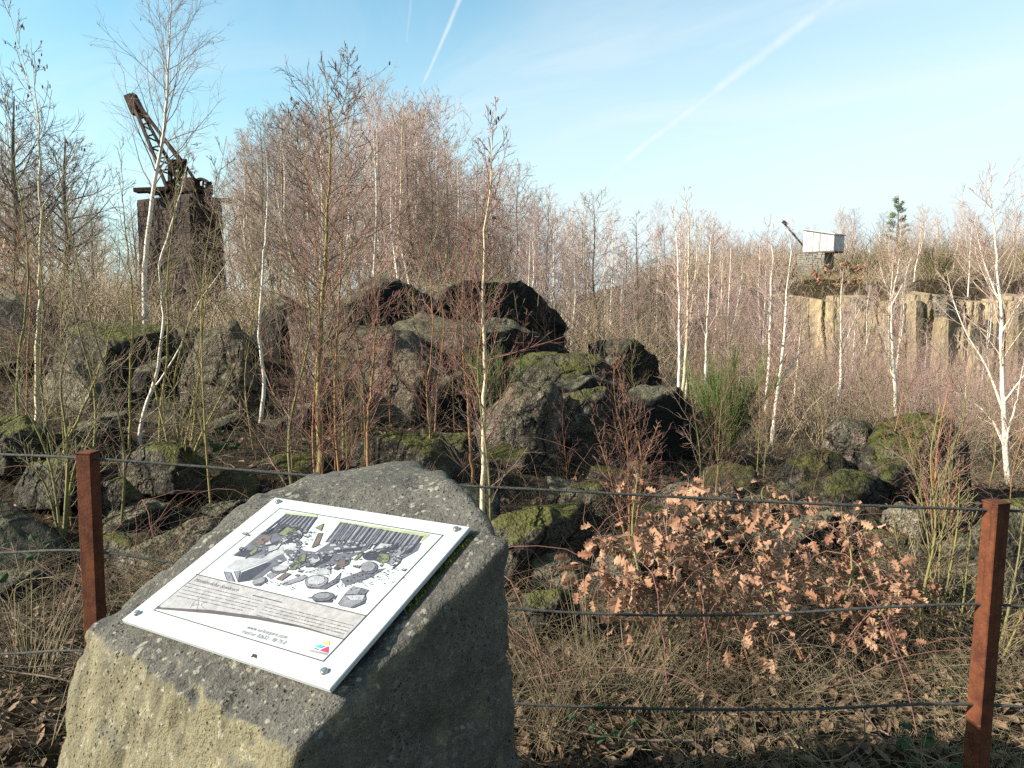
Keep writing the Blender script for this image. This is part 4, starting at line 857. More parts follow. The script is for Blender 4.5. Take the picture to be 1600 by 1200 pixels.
# ------------------------------------------------------------------ cabin crane on the far rim
CY = 62.0
vdir = W(1276, 380, CY); nf = np.array([-.738, -.674, 0]); ns = np.array([.674, -.738, 0]); ft = np.array([.674, -.738, 0]) ; 
cBL = W(1254, 394, CY); ppm = F / CY
fw, sw_ = 2.60, 1.7
e1 = np.array([.674, -.738, 0]); e2 = -nf            # along the front (left to right), and back into the box
zb_ = cBL[2]; hl, hr = 34 / ppm, 23.5 / ppm
cab_o = cBL + e1 * fw / 2 + e2 * sw_ / 2
cabin = thing('crane_cabin', tuple(cab_o), 'pale wooden crane cabin with a sloping roof on the far quarry rim', 'cabin')
e1n = np.array([.674, -.738, 0]); e1n /= np.linalg.norm(e1n); e2n = np.array([-e1n[1], e1n[0], 0])   # along the front, and back into the box
npl = 9
for k in range(npl):
    t0, t1 = k / npl, (k + 1) / npl; V_ = []
    for t, s_ in ((t0 + .005, 0), (t1 - .005, 0), (t1 - .005, .06), (t0 + .005, .06)):
        for z in (0, 1): V_.append(tuple(e1n * fw * t + e2n * (s_ + .025 * (k % 2)) + np.array([0, 0, z * (hl + (hr - hl) * t)])))
    me = bpy.data.meshes.new('plank'); me.from_pydata(V_, [], [(0, 2, 3, 1), (2, 4, 5, 3), (4, 6, 7, 5), (6, 0, 1, 7), (1, 3, 5, 7), (0, 6, 4, 2)]); me.update()
    o = link('plank', me, M['cabin'], cabin); o.location = tuple(cBL - cab_o)
sdw = Boxes(); pts0 = cBL + e1n * fw
sdw.add(pts0 - e1n * .04 + e2n * (sw_ / 2 + .06) + np.array([0, 0, hr / 2]), e1n * .04, e2n * sw_ / 2, np.array([0, 0, hr / 2])); sdw.build('side_wall', M['cabin'], cabin, cab_o)
bk = Boxes(); bk.add(cBL + e1n * fw / 2 + e2n * (sw_ + .1) + np.array([0, 0, hr / 2]), e1n * fw / 2, e2n * .04, np.array([0, 0, hr / 2])); bk.add(cBL + e1n * .05 + e2n * (sw_ / 2 + .06) + np.array([0, 0, hl / 2 - .03]), e1n * .04, e2n * sw_ / 2, np.array([0, 0, hl / 2 - .03])); bk.build('rear_wall', M['cabin'], cabin, cab_o)
ra = cBL + np.array([0, 0, hl + .05]) - e1n * .12; rb_ = cBL + e1n * (fw + .12) + np.array([0, 0, hr + .02]); rf_ = Boxes(); dv = (rb_ - ra) / 2; nrf = np.cross(dv, e2n); nrf /= np.linalg.norm(nrf)
rf_.add((ra + rb_) / 2 + e2n * (sw_ / 2), dv, e2n * (sw_ / 2 + .16), nrf * .04); rf_.build('roof', M['cabin_roof'], cabin, cab_o)
fl_ = Boxes(); fl_.add(cBL + e1n * fw / 2 + e2n * sw_ / 2 + np.array([0, 0, -.07]), e1n * (fw / 2 + .05), e2n * (sw_ / 2), np.array([0, 0, .06])); fl_.build('floor_frame', M['dark_wood'], cabin, cab_o)
jb = Boxes(); jb.beam(W(1226, 350, CY), W(1255, 384, CY + .3), .10, .12); jb.build('jib_pole', M['dark_wood'], cabin, cab_o)
jh = Boxes(); jh.beam(W(1223, 346, CY), W(1230, 351, CY), .22, .22); jh.build('pulley_head', M['rust_iron'], cabin, cab_o)
pz0 = zb_ - 2.3; pier = thing('stone_pier', tuple(cBL * np.array([1, 1, 0]) + np.array([0, 0, pz0])), 'grey rubble stone pier under the pale crane cabin', 'pier'); po = np.array(pier.location)
pc = cBL + e1n * .55 - np.array([0, 0, 0]); pcw = 2.3
pm = Boxes(); core_ = Boxes(); core_.add(cBL - e1n * .45 + e1n * pcw / 2 + e2n * (.95) + np.array([0, 0, -1.27]), e1n * pcw / 2, e2n * .8, np.array([0, 0, 1.14])); core_.build('core', M['pier'], pier, po)
for k in range(15):
    t = 0.0
    while t < 1:
        w_ = rng.uniform(.06, .22); t1 = min(1, t + w_); pm.add(cBL - e1n * .45 + e1n * pcw * (t + t1) / 2 + e2n * (.13 + rng.uniform(-.03, .03)) + np.array([0, 0, -.20 - k * .152 + rng.uniform(-.02, .02)]), e1n * pcw * (t1 - t) / 2 * rng.uniform(.82, .97), e2n * .1, np.array([0, 0, .076 * rng.uniform(.75, 1.0)])); t = t1
pm.build('masonry', M['pier'], pier, po, kind='stuff')

# two little reading desks on the quarry floor
for lb, px, py, pyb in (('left one of two tiny white sign boards on the pit floor', 1261, 655, 690), ('right one of two tiny white sign boards on the pit floor', 1275.5, 664, 690)):
    p = W(px, py, 26); g = W(px - 1, pyb + 6, 26); s_ = thing('sign_board', tuple(g), lb, 'sign', 'little white sign boards in the quarry')
    b = Boxes(); b.add(p, np.array([.085, .02, 0]), np.array([0, .06, .06]), np.array([0, -.008, .012])); b.build('board', M['sign_white'], s_, g)
    b = Boxes(); b.beam(g, p - np.array([0, -.02, .03]), .035, .035); b.build('post', M['bark_cream'], s_, g)

# ------------------------------------------------------------------ trees
def perp(d, r_):
    a = r_.normal(0, 1, 3); a -= d * (a @ d); return a / (np.linalg.norm(a) + 1e-9)
def limb(p, d, L, K, up, wob, r_):
    P_ = [p]; d = d / np.linalg.norm(d); s_ = L / (K - 1)
    for k in range(K - 1):
        d = d + np.array([0, 0, up]) / (K - 1) + r_.normal(0, wob, 3); d /= np.linalg.norm(d); P_.append(P_[-1] + d * s_)
    return np.array(P_)
def crown(Pt, r0, r_, n1=26, start=.3, len1=.28, ang=40, up=.5, n2=7, n3=4, droop=0.0, tw=.0022, catkins=0, thick=.42, tr_pow=1.0, env=1.6):
    """limbs and twigs on a trunk polyline: returns (limbs, twigs, catkin points)"""
    lim, twg, ck = Tubes(), Tubes(), []
    K = len(Pt); seg = np.r_[0, np.cumsum(np.linalg.norm(np.diff(Pt, axis=0), axis=1))]; Ht = seg[-1]
    az = r_.uniform(0, 6.28)
    for i in range(n1):
        t = start + (.985 - start) * ((i + r_.uniform(0, .8)) / n1); s_ = t * Ht
        p = np.array([np.interp(s_, seg, Pt[:, k]) for k in range(3)]); j = min(np.searchsorted(seg, s_), K - 1); ax = Pt[j] - Pt[max(j - 2, 0)]; ax /= np.linalg.norm(ax) + 1e-9
        az += 2.4 + r_.uniform(-.5, .5); hv = np.array([math.cos(az), math.sin(az), 0]); hv -= ax * (hv @ ax); hv /= np.linalg.norm(hv)
        a = R(ang + r_.normal(0, 9)); d = ax * math.cos(a) + hv * math.sin(a)
        env_ = (1 - ((t - start) / (1 - start)) ** env) * .82 + .18
        L = Ht * len1 * env_ * r_.uniform(.6, 1.15); rb = max(r0 * (1 - t) ** tr_pow * thick, tw * 1.3)
        B = limb(p, d, L, 7, up, .09, r_); lim.add(B, np.linspace(rb, tw, 7))
        m2 = max(2, int(n2 * (.5 + .5 * env_)))
        for k in range(m2):
            u = .15 + .85 * (k + r_.uniform(0, .9)) / m2; q_ = B[min(int(u * 6), 5)] * (1 - (u * 6) % 1) + B[min(int(u * 6) + 1, 6)] * ((u * 6) % 1) if u < 1 else B[6]
            dd = B[min(int(u * 6) + 1, 6)] - B[min(int(u * 6), 5)]; dd = dd / (np.linalg.norm(dd) + 1e-9)
            a2 = R(r_.uniform(22, 50)); d2 = dd * math.cos(a2) + perp(dd, r_) * math.sin(a2); L2_ = L * r_.uniform(.25, .5) * (1.15 - .6 * u)
            T2 = limb(q_, d2, L2_, 5, up * .5 - droop, .12, r_); twg.add(T2, np.linspace(tw * 1.35, tw * .7, 5))
            if catkins and r_.random() < catkins: ck.append(T2[-1])
            for m_ in range(n3):
                w_ = int(r_.integers(1, 5)); d3 = T2[w_] - T2[w_ - 1]; d3 = d3 / (np.linalg.norm(d3) + 1e-9); a3 = R(r_.uniform(20, 50))
                T3 = limb(T2[w_], d3 * math.cos(a3) + perp(d3, r_) * math.sin(a3), L2_ * r_.uniform(.3, .65), 3, .1 - droop, .12, r_); twg.add(T3, np.linspace(tw, tw * .55, 3))
                if catkins and r_.random() < catkins * .35: ck.append(T3[-1])
    return lim, twg, ck
def catkin_mesh(name, pts, r_, off):
    tb = Tubes()
    for p in pts:
        for k in range(int(r_.integers(1, 4))):
            a = p + r_.normal(0, .012, 3); L = r_.uniform(.02, .045); tb.add(np.array([a, a - [0, 0, L * .3], a - [0, 0, L * .8], a - [0, 0, L]]), [.002, .006, .006, .001])
    return tb.mesh(name, 4, off)
def traced(label, barkm, twigm, Y, wpx, pts, group=None, cat='birch', name='birch_tree', extra=(), Yb=0.0, cut=None, seed=0, **kw):
    """a tree whose stem follows a line seen in the photograph, at its own distance, with a crown grown round it"""
    r_ = np.random.default_rng(seed + 50); n_ = len(pts)
    Q = [W(x, y, Y + Yb * i / max(n_ - 1, 1)) for i, (x, y) in enumerate(pts)]
    g = h1(Q[0][0], Q[0][1])
    if Q[0][2] > g: Q = [np.array([Q[0][0] - (Q[1][0] - Q[0][0]) * .15, Q[0][1], min(g - .05, Q[0][2] - .05)])] + Q
    Pt = spline(Q, 26); Pt[1:-1] += r_.normal(0, .006, (24, 3)); r0 = wpx / F * Y / 2
    o = thing(name, tuple(Pt[0]), label, cat, group); off = Pt[0]
    tt = np.linspace(0, 1, 26); tb = Tubes(); rad = np.maximum(r0 * (1 - tt) ** .8, .0018); rad[:2] *= 1.15; tb.add(Pt, rad)
    link('trunk', tb.mesh('trunk', 8, off), M[barkm], o)
    lim, twg, ck = crown(Pt, r0, r_, **kw)
    for ex in extra:
        E_ = [W(x, y, Y + dy) for x, y, dy in ex]; e_ = spline(E_, 14); k = int(np.argmin(np.linalg.norm(Pt - e_[0], axis=1))); e_[0] = Pt[k]
        rb = max(rad[k] * .55, .004); lb_ = Tubes(); lb_.add(e_, np.linspace(rb, .002, 14)); link('stem', lb_.mesh('stem', 6, off), M[barkm], o)
        k2 = dict(kw); k2['n1'] = max(6, int(kw.get('n1', 26) * .4)); k2['start'] = .25
        l2, t2, c2 = crown(e_, rb, r_, **k2)
        for src, dst in ((l2, lim), (t2, twg)):
            for K, (a, b) in src.g.items(): dst.g.setdefault(K, ([], [])); dst.g[K][0].extend(a); dst.g[K][1].extend(b)
        ck += c2
    link('branches', lim.mesh('branches', 5, off), M[twigm], o, kind='stuff'); link('twigs', twg.mesh('twigs', 3, off), M[twigm], o, kind='stuff')
    if ck: link('catkins', catkin_mesh('catkins', ck, r_, off), M['catkin'], o, kind='stuff')
    return o
nearg = 'young birches among the boulders'
TR_ = [
 ('tall white birch with a wide crown standing before the stone tower', 'bark_white', 'twig_brown', 17.0, 9, [(228, 500), (226, 470), (238, 310), (258, 190), (263, 100), (268, 0), (270, -60)], dict(n1=40, start=.38, len1=.24, ang=42, n2=8, n3=4, tw=.0028, up=.55, catkins=.02, env=2.6, seed=1)),
 ('crooked white birch forking low in the left boulder heap', 'bark_white', 'twig_brown', 8.0, 7, [(217, 705), (222, 655), (245, 585), (255, 480), (250, 405), (272, 340), (290, 265), (300, 215)], dict(n1=22, start=.35, len1=.2, ang=42, extra=[[(240, 610, 0), (280, 545, -.1), (312, 470, -.2), (345, 425, -.2), (372, 385, -.3)]], seed=2)),
 ('tall slim birch with dark catkins near the left edge', 'bark_cream', 'twig_brown', 7.0, 8, [(58, 720), (57, 610), (60, 500), (64, 400), (62, 300), (60, 190), (52, 110), (48, 60)], dict(n1=26, start=.3, len1=.2, ang=45, up=.55, catkins=.16, env=2.5, n2=5, n3=2, tw=.002, seed=3, extra=[[(60, 200, 0), (35, 90, .2), (12, 10, .3), (0, -40, .3)], [(62, 330, 0), (100, 270, -.2), (130, 215, -.3)]])),
 ('thin greenish sapling at the left edge beside the catkin birch', 'bark_green', 'twig_olive', 6.4, 5, [(27, 700), (30, 560), (45, 420), (30, 300), (10, 200), (8, 130)], dict(n1=16, start=.25, len1=.2, ang=45, n2=5, n3=2, seed=4)),
 ('thin yellow green sapling left of the fork birch', 'bark_yellow', 'twig_olive', 7.4, 5, [(200, 735), (204, 600), (206, 480), (200, 400), (192, 300), (186, 220)], dict(n1=18, start=.3, len1=.18, ang=45, n2=5, n3=2, seed=5)),
 ('leaning yellow stem rising from the left cable past the hollow', 'bark_yellow', 'twig_olive', 6.2, 6, [(85, 750), (128, 640), (152, 585), (175, 520), (190, 440)], dict(n1=14, start=.3, len1=.22, ang=45, n2=4, n3=2, seed=6)),
 ('green yellow sapling in front of the flat grey boulder', 'bark_yellow', 'twig_olive', 6.6, 6, [(290, 750), (300, 680), (312, 580), (318, 500), (330, 420), (352, 350)], dict(n1=16, start=.3, len1=.2, ang=45, n2=5, n3=2, seed=7)),
 ('straight pole birch between the hollow and the flat grey boulder', 'bark_yellow', 'twig_olive', 7.2, 5, [(245, 750), (252, 640), (262, 540), (262, 430), (268, 380), (276, 260), (278, 180)], dict(n1=18, start=.35, len1=.17, ang=42, n2=5, n3=2, seed=8)),
 ('white and yellow birch left of the yellow trunked birch', 'bark_white', 'twig_brown', 9.5, 7, [(404, 690), (412, 600), (405, 530), (410, 440), (416, 350), (418, 280), (414, 220)], dict(n1=24, start=.3, len1=.18, ang=42, n2=6, n3=3, seed=9)),
 ('yellow trunked birch with a broad rounded crown left of centre', 'bark_yellow', 'twig_brown', 6.2, 12, [(500, 730), (497, 620), (501, 510), (508, 400), (513, 300), (517, 215), (512, 150), (516, 112)], dict(n1=44, start=.28, len1=.27, ang=52, n2=8, n3=4, up=.5, tw=.0019, catkins=.012, env=3.0, seed=10, extra=[[(516, 215, 0), (540, 150, .1), (543, 70, .1)], [(510, 330, 0), (470, 240, .2), (448, 160, .2)]])),
 ('orange stemmed sapling before the broad sunlit boulder', 'bark_red', 'twig_red', 6.6, 7, [(573, 720), (580, 610), (588, 520), (592, 450), (595, 400)], dict(n1=26, start=.3, len1=.26, ang=48, n2=6, n3=2, seed=11)),
 ('red twigged young birch rising behind the information stone', 'bark_cream', 'twig_red', 5.4, 9, [(754, 800), (755, 690), (758, 560), (754, 470), (757, 390), (764, 300), (772, 210), (778, 150)], dict(n1=46, start=.25, len1=.2, ang=46, n2=7, n3=3, tw=.0018, catkins=.02, seed=12)),
 ('slim orange stem just left of the red twigged young birch', 'bark_red', 'twig_red', 6.4, 6, [(736, 720), (728, 600), (722, 480), (724, 420), (729, 340)], dict(n1=24, start=.25, len1=.22, ang=46, n2=5, n3=2, seed=13)),
 ('thin red sapling in front of the dark peaked boulder', 'bark_red', 'twig_red', 7.0, 4, [(672, 690), (668, 600), (676, 520), (673, 450), (678, 380)], dict(n1=18, start=.2, len1=.24, ang=46, n2=5, n3=2, seed=14)),
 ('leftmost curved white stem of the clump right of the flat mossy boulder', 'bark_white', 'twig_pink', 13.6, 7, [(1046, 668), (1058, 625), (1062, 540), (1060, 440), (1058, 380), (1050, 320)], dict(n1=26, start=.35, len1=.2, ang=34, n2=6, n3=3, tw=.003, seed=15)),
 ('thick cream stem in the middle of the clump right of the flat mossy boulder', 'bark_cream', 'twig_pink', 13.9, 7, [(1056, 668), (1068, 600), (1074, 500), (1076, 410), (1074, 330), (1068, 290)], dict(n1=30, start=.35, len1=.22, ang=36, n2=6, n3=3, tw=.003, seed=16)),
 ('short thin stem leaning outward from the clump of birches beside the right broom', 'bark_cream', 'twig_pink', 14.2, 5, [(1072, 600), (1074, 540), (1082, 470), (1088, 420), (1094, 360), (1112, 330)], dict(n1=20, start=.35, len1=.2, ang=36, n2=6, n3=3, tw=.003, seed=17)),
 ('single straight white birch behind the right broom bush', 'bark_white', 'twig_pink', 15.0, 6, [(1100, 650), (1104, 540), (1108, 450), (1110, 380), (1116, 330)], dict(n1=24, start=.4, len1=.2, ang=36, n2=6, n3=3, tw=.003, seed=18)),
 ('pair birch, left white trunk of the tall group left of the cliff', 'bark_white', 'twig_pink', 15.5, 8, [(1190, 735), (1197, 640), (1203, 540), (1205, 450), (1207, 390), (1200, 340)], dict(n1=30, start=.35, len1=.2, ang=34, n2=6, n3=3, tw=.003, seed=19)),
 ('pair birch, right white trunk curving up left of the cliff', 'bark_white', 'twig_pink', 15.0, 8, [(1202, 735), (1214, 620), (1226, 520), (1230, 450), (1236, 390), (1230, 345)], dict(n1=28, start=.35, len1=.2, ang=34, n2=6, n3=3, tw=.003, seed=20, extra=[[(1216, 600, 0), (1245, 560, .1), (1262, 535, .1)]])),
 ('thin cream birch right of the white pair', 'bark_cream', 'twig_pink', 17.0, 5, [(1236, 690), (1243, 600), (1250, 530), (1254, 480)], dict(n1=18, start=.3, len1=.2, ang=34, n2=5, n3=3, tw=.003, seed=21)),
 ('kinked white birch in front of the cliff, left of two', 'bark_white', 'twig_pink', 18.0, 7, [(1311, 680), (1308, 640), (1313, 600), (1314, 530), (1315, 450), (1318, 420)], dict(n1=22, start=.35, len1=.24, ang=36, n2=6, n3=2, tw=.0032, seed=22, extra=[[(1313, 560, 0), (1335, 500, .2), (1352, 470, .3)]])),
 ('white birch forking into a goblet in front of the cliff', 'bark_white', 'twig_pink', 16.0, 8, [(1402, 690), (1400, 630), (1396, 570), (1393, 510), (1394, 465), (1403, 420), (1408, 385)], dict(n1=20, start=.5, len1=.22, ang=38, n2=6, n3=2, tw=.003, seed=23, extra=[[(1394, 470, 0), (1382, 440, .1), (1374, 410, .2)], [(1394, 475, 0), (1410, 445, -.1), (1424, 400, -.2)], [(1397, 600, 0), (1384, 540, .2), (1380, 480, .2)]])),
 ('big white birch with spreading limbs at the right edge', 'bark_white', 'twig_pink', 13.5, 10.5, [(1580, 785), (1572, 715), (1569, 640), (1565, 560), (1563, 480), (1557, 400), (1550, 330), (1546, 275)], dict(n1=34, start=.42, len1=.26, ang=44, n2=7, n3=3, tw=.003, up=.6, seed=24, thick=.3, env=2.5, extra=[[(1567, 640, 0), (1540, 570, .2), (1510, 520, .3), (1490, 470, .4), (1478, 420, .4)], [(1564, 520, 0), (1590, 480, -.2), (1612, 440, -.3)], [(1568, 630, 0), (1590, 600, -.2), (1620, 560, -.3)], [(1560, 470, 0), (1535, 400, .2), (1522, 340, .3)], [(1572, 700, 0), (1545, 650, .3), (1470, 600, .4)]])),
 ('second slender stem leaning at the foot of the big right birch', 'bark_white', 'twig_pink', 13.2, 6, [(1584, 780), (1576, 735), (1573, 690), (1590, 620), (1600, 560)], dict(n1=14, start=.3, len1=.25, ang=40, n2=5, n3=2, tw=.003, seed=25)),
]
for lb, bk_, tw_, Y, wp, pts, kw in TR_: traced(lb, bk_, tw_, Y, wp, pts, nearg, **kw)
# big dark bare trees at far left
for lb, px, Y, top_, sd in (('dark wide bare tree at the far left edge against the sky', 12, 27, 150, 71), ('dark bare tree just right of the far left tree', 92, 31, 215, 72)):
    base = W(px, 480, Y); base[2] = h1(base[0], Y) - .1; topp = W(px + 10, top_, Y)
    pts = [base, base + (topp - base) * .4 + [.2, 0, 0], base + (topp - base) * .75, topp]; Pt = spline(pts, 26); r_ = np.random.default_rng(sd)
    o = thing('bare_tree', tuple(Pt[0]), lb, 'tree'); tb = Tubes(); tb.add(Pt, np.linspace(.2, .02, 26)); link('trunk', tb.mesh('trunk', 8, Pt[0]), M['bark_dark'], o)
    lim, twg, ck = crown(Pt, .2, r_, n1=34, start=.3, len1=.42, ang=58, up=.35, n2=11, n3=6, tw=.006)
    link('branches', lim.mesh('branches', 5, Pt[0]), M['twig_dark'], o, kind='stuff'); link('twigs', twg.mesh('twigs', 3, Pt[0]), M['twig_dark'], o, kind='stuff')

# multi-stem shrub right, in front of the right heap
def shrub(label, barkm, twigm, stems, Y, cat='shrub', name='bare_shrub', seed=0, **kw):
    r_ = np.random.default_rng(seed + 300); b0 = W(*stems[0][0], Y); b0[2] = h1(b0[0], b0[1]); o = thing(name, tuple(b0), label, cat)
    lim, twg = Tubes(), Tubes()
    for st_ in stems:
        yy = Y + r_.uniform(-.25, .25); Q = [W(x, y, yy) for x, y in st_]; Q[0][2] = min(Q[0][2], h1(Q[0][0], Q[0][1]) - .03); Pt = spline(Q, 16); r0 = r_.uniform(.007, .013) * Y / 4
        tb = Tubes(); tb.add(Pt, np.linspace(r0, .002, 16)); link('stem', tb.mesh('stem', 6, b0), M[barkm], o)
        l2, t2, _ = crown(Pt, r0, r_, **kw)
        for src, dst in ((l2, lim), (t2, twg)):
            for K, (a, b) in src.g.items(): dst.g.setdefault(K, ([], [])); dst.g[K][0].extend(a); dst.g[K][1].extend(b)
    link('branches', lim.mesh('branches', 4, b0), M[twigm], o, kind='stuff'); link('twigs', twg.mesh('twigs', 3, b0), M[twigm], o, kind='stuff'); return o
shrub('bushy shrub of yellow green stems left of the right post', 'bark_green', 'twig_olive', [[(1450, 1062), (1455, 960), (1452, 860), (1440, 780), (1420, 700)], [(1452, 1062), (1466, 950), (1470, 850), (1485, 760), (1490, 690)], [(1455, 1060), (1475, 940), (1495, 830), (1500, 740)],
    [(1480, 1080), (1500, 980), (1512, 880), (1520, 800)], [(1445, 1060), (1430, 960), (1405, 860), (1392, 790)], [(1485, 1080), (1508, 1000), (1530, 900)], [(1447, 1060), (1440, 950), (1462, 830), (1455, 700), (1470, 630)]], 4.0, seed=1, n1=16, start=.3, len1=.25, ang=35, n2=4, n3=2, tw=.0016)
shrub('red twigged shrub in front of the dark end of the right heap', 'bark_red', 'twig_red', [[(1470, 870), (1475, 800), (1480, 730), (1488, 640)], [(1468, 870), (1450, 790), (1430, 720), (1400, 640)], [(1472, 870), (1490, 790), (1500, 710)], [(1466, 870), (1462, 780), (1466, 690), (1487, 580)]], 6.2, seed=2, n1=18, start=.2, len1=.28, ang=38, n2=5, n3=3, tw=.002)
shrub('red twigged sapling clump before the dark wedge boulder', 'bark_red', 'twig_red', [[(985, 880), (983, 780), (980, 690), (972, 600)], [(990, 760), (1000, 700), (985, 640), (960, 560)], [(980, 800), (1000, 740), (1030, 660)], [(982, 860), (955, 750), (925, 650)]], 5.8, seed=3, n1=20, start=.15, len1=.3, ang=40, n2=5, n3=3, tw=.0018)
shrub('pale bare shrub at the right edge below the big birch', 'bark_green', 'twig_olive', [[(1548, 1065), (1570, 980), (1590, 880), (1600, 800)], [(1550, 1065), (1580, 1000), (1610, 930)], [(1548, 1065), (1562, 960), (1568, 870)]], 3.7, seed=4, n1=14, start=.2, len1=.3, ang=40, n2=4, n3=2, tw=.0016)
shrub('yellow stemmed shrub in the left heap beside the crooked birch', 'bark_yellow', 'twig_olive', [[(270, 770), (290, 690), (300, 640), (310, 560)], [(272, 770), (262, 690), (245, 620), (232, 540)], [(275, 770), (310, 690), (345, 620), (372, 560)], [(268, 770), (280, 700), (272, 600), (290, 520), (325, 430)]], 6.4, seed=5, n1=16, start=.2, len1=.28, ang=40, n2=5, n3=3, tw=.0018)
shrub('slender bare shrub before the black boulder at left', 'bark_green', 'twig_olive', [[(95, 800), (70, 700), (20, 600), (-20, 520)], [(98, 800), (120, 720), (160, 640)], [(92, 800), (60, 740), (0, 690)], [(96, 800), (105, 690), (95, 590), (120, 500)]], 5.2, seed=6, n1=16, start=.2, len1=.3, ang=42, n2=5, n3=2, tw=.0017)

# ------------------------------------------------------------------ prototypes for the wood, then copies
def copy_tree(src, loc, rz, s, sz, label=None):
    r_ = src.copy(); COL.objects.link(r_); r_.location = loc; r_.rotation_euler = (0, 0, rz); r_.scale = (s, s, sz)
    if label: r_['label'] = label
    for ch in src.children:
        c = ch.copy(); COL.objects.link(c); c.parent = r_
    return r_
protos = []
WOODG = 'bare birches of the wood behind the boulders'; WOODL = 'bare birch with pinkish twigs in the wood behind the boulders'
for k in range(11):
    r_ = np.random.default_rng(900 + k); Ht = 10.0; lean = r_.normal(0, .55, 2)
    Pt = spline([np.zeros(3), [lean[0] * .2, lean[1] * .2, 2.5], [lean[0] * .9 + r_.normal(0, .15), lean[1], 5.5], [lean[0], lean[1], 8], [lean[0] * 1.2, lean[1] * 1.2, 10]], 26)
    o = thing('birch_tree', (0, 0, 0), WOODL, 'birch', WOODG); tb = Tubes(); r0 = r_.uniform(.065, .10); tb.add(Pt, np.maximum(r0 * (1 - np.linspace(0, 1, 26)) ** .75, .006))
    dark = k in (3, 7)
    if k % 3 == 0:   # forked
        q_ = Pt[9]; a_ = r_.uniform(0, 6.28); f_ = spline([q_, q_ + [.35 * math.cos(a_), .35 * math.sin(a_), 1.6], q_ + [.8 * math.cos(a_), .8 * math.sin(a_), 4.6]], 26); tb.add(f_, np.maximum(r0 * .6 * (1 - np.linspace(0, 1, 26)) ** .75, .006))
    link('trunk', tb.mesh('trunk', 6), M['bark_dark' if dark else ('bark_cream' if k in (1, 5) else 'bark_white')], o)
    lim, twg, _ = crown(Pt, r0, r_, n1=38, start=r_.uniform(.18, .32), len1=r_.uniform(.2, .32), ang=r_.uniform(34, 56), env=r_.uniform(1.6, 3.6), up=r_.uniform(.3, .6), n2=8, n3=5, tw=.0054, droop=.15 if k % 2 else 0.0)
    tm = 'twig_brown' if dark else 'twig_pink'
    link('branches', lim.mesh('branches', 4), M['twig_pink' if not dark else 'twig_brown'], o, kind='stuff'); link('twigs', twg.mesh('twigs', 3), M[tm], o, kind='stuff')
    protos.append(o)
SKYL = np.array([(-200, 130), (0, 190), (80, 230), (130, 300), (340, 300), (380, 240), (430, 170), (520, 150), (600, 130), (650, 140), (700, 210), (780, 250), (830, 290), (880, 285), (950, 305), (1000, 320), (1060, 300), (1110, 338), (1160, 352),
                 (1240, 352), (1320, 318), (1400, 335), (1470, 300), (1540, 330), (1600, 310), (1800, 300)], float)
def skyl(px): return float(np.interp(px, SKYL[:, 0], SKYL[:, 1]))
rw = np.random.default_rng(77); spots = []; tries = 0
while len(spots) < 258 and tries < 30000:
    tries += 1
    zone = rw.random()
    px = rw.uniform(-120, 1720)
    stand = zone > .85
    if zone < .33: Y = rw.uniform(58, 100); px = rw.uniform(820, 1720) if rw.random() < .45 else px
    elif zone < .66: Y = rw.uniform(30, 58)
    elif not stand: Y = rw.uniform(17, 30)
    else: Y = rw.uniform(19.5, 38); px = rw.uniform(375, 810)
    x = (px - 800) / F * Y
    if px < 560 and Y < 22: continue
    if px < 760 and Y < 19: continue
    if 185 < px < 375 and Y < 36: continue
    if px < 185 and Y < 21: continue
    by = float(cliff_y(x)) if x > 15 else 1e9
    if x > 15 and by - 3.0 < Y < by + 2.0: continue
    if px > 1250 and Y < by - 3 and rw.random() < .40: continue
    if px > 1080 and Y < 24: continue
    if 1205 < px < 1325 and by + 1 < Y < 66: continue
    if any((x - a) ** 2 + (Y - b) ** 2 < (.012 * Y + .25) ** 2 for a, b, *_ in spots): continue
    g = h1(x, Y); tp = skyl(px) + abs(rw.normal(0, 46)) + (rw.random() < .35) * rw.uniform(10, 90)
    if stand: tp = skyl(px) + abs(rw.normal(0, 28))
    if x > 15 and Y > by: tp = skyl(px) + abs(rw.normal(0, 16))
    if Y < by and px > 1235: tp = max(tp, rw.uniform(365, 520))
    if 1205 < px < 1325 and Y < 62: tp = max(tp, 425 + rw.uniform(0, 60))
    zt_ = W(px, tp, Y)[2]; hh = zt_ - g
    if hh < 2.5: continue
    hh = min(hh, 15.5)
    spots.append((x, Y, g, hh))
for b_ in range(400, 1700, 26):                   # close the gaps along the skyline
    if 1200 < b_ < 1335: continue
    def top_px(sp): return 600 - F * (((sp[2] + sp[3] - CAM_Z) * CP + sp[1] * SP) / (sp[1] * CP - (sp[2] + sp[3] - CAM_Z) * SP))
    if any(abs(800 + F * sp[0] / sp[1] - b_) < 24 and top_px(sp) < skyl(b_) + 34 for sp in spots): continue
    Y = rw.uniform(66, 88) if b_ > 1240 else rw.uniform(40, 60); x = (b_ + rw.uniform(-8, 8) - 800) / F * Y; g = h1(x, Y)
    spots.append((x, Y, g, min(15.5, W(b_, skyl(b_) + abs(rw.normal(0, 14)), Y)[2] - g)))
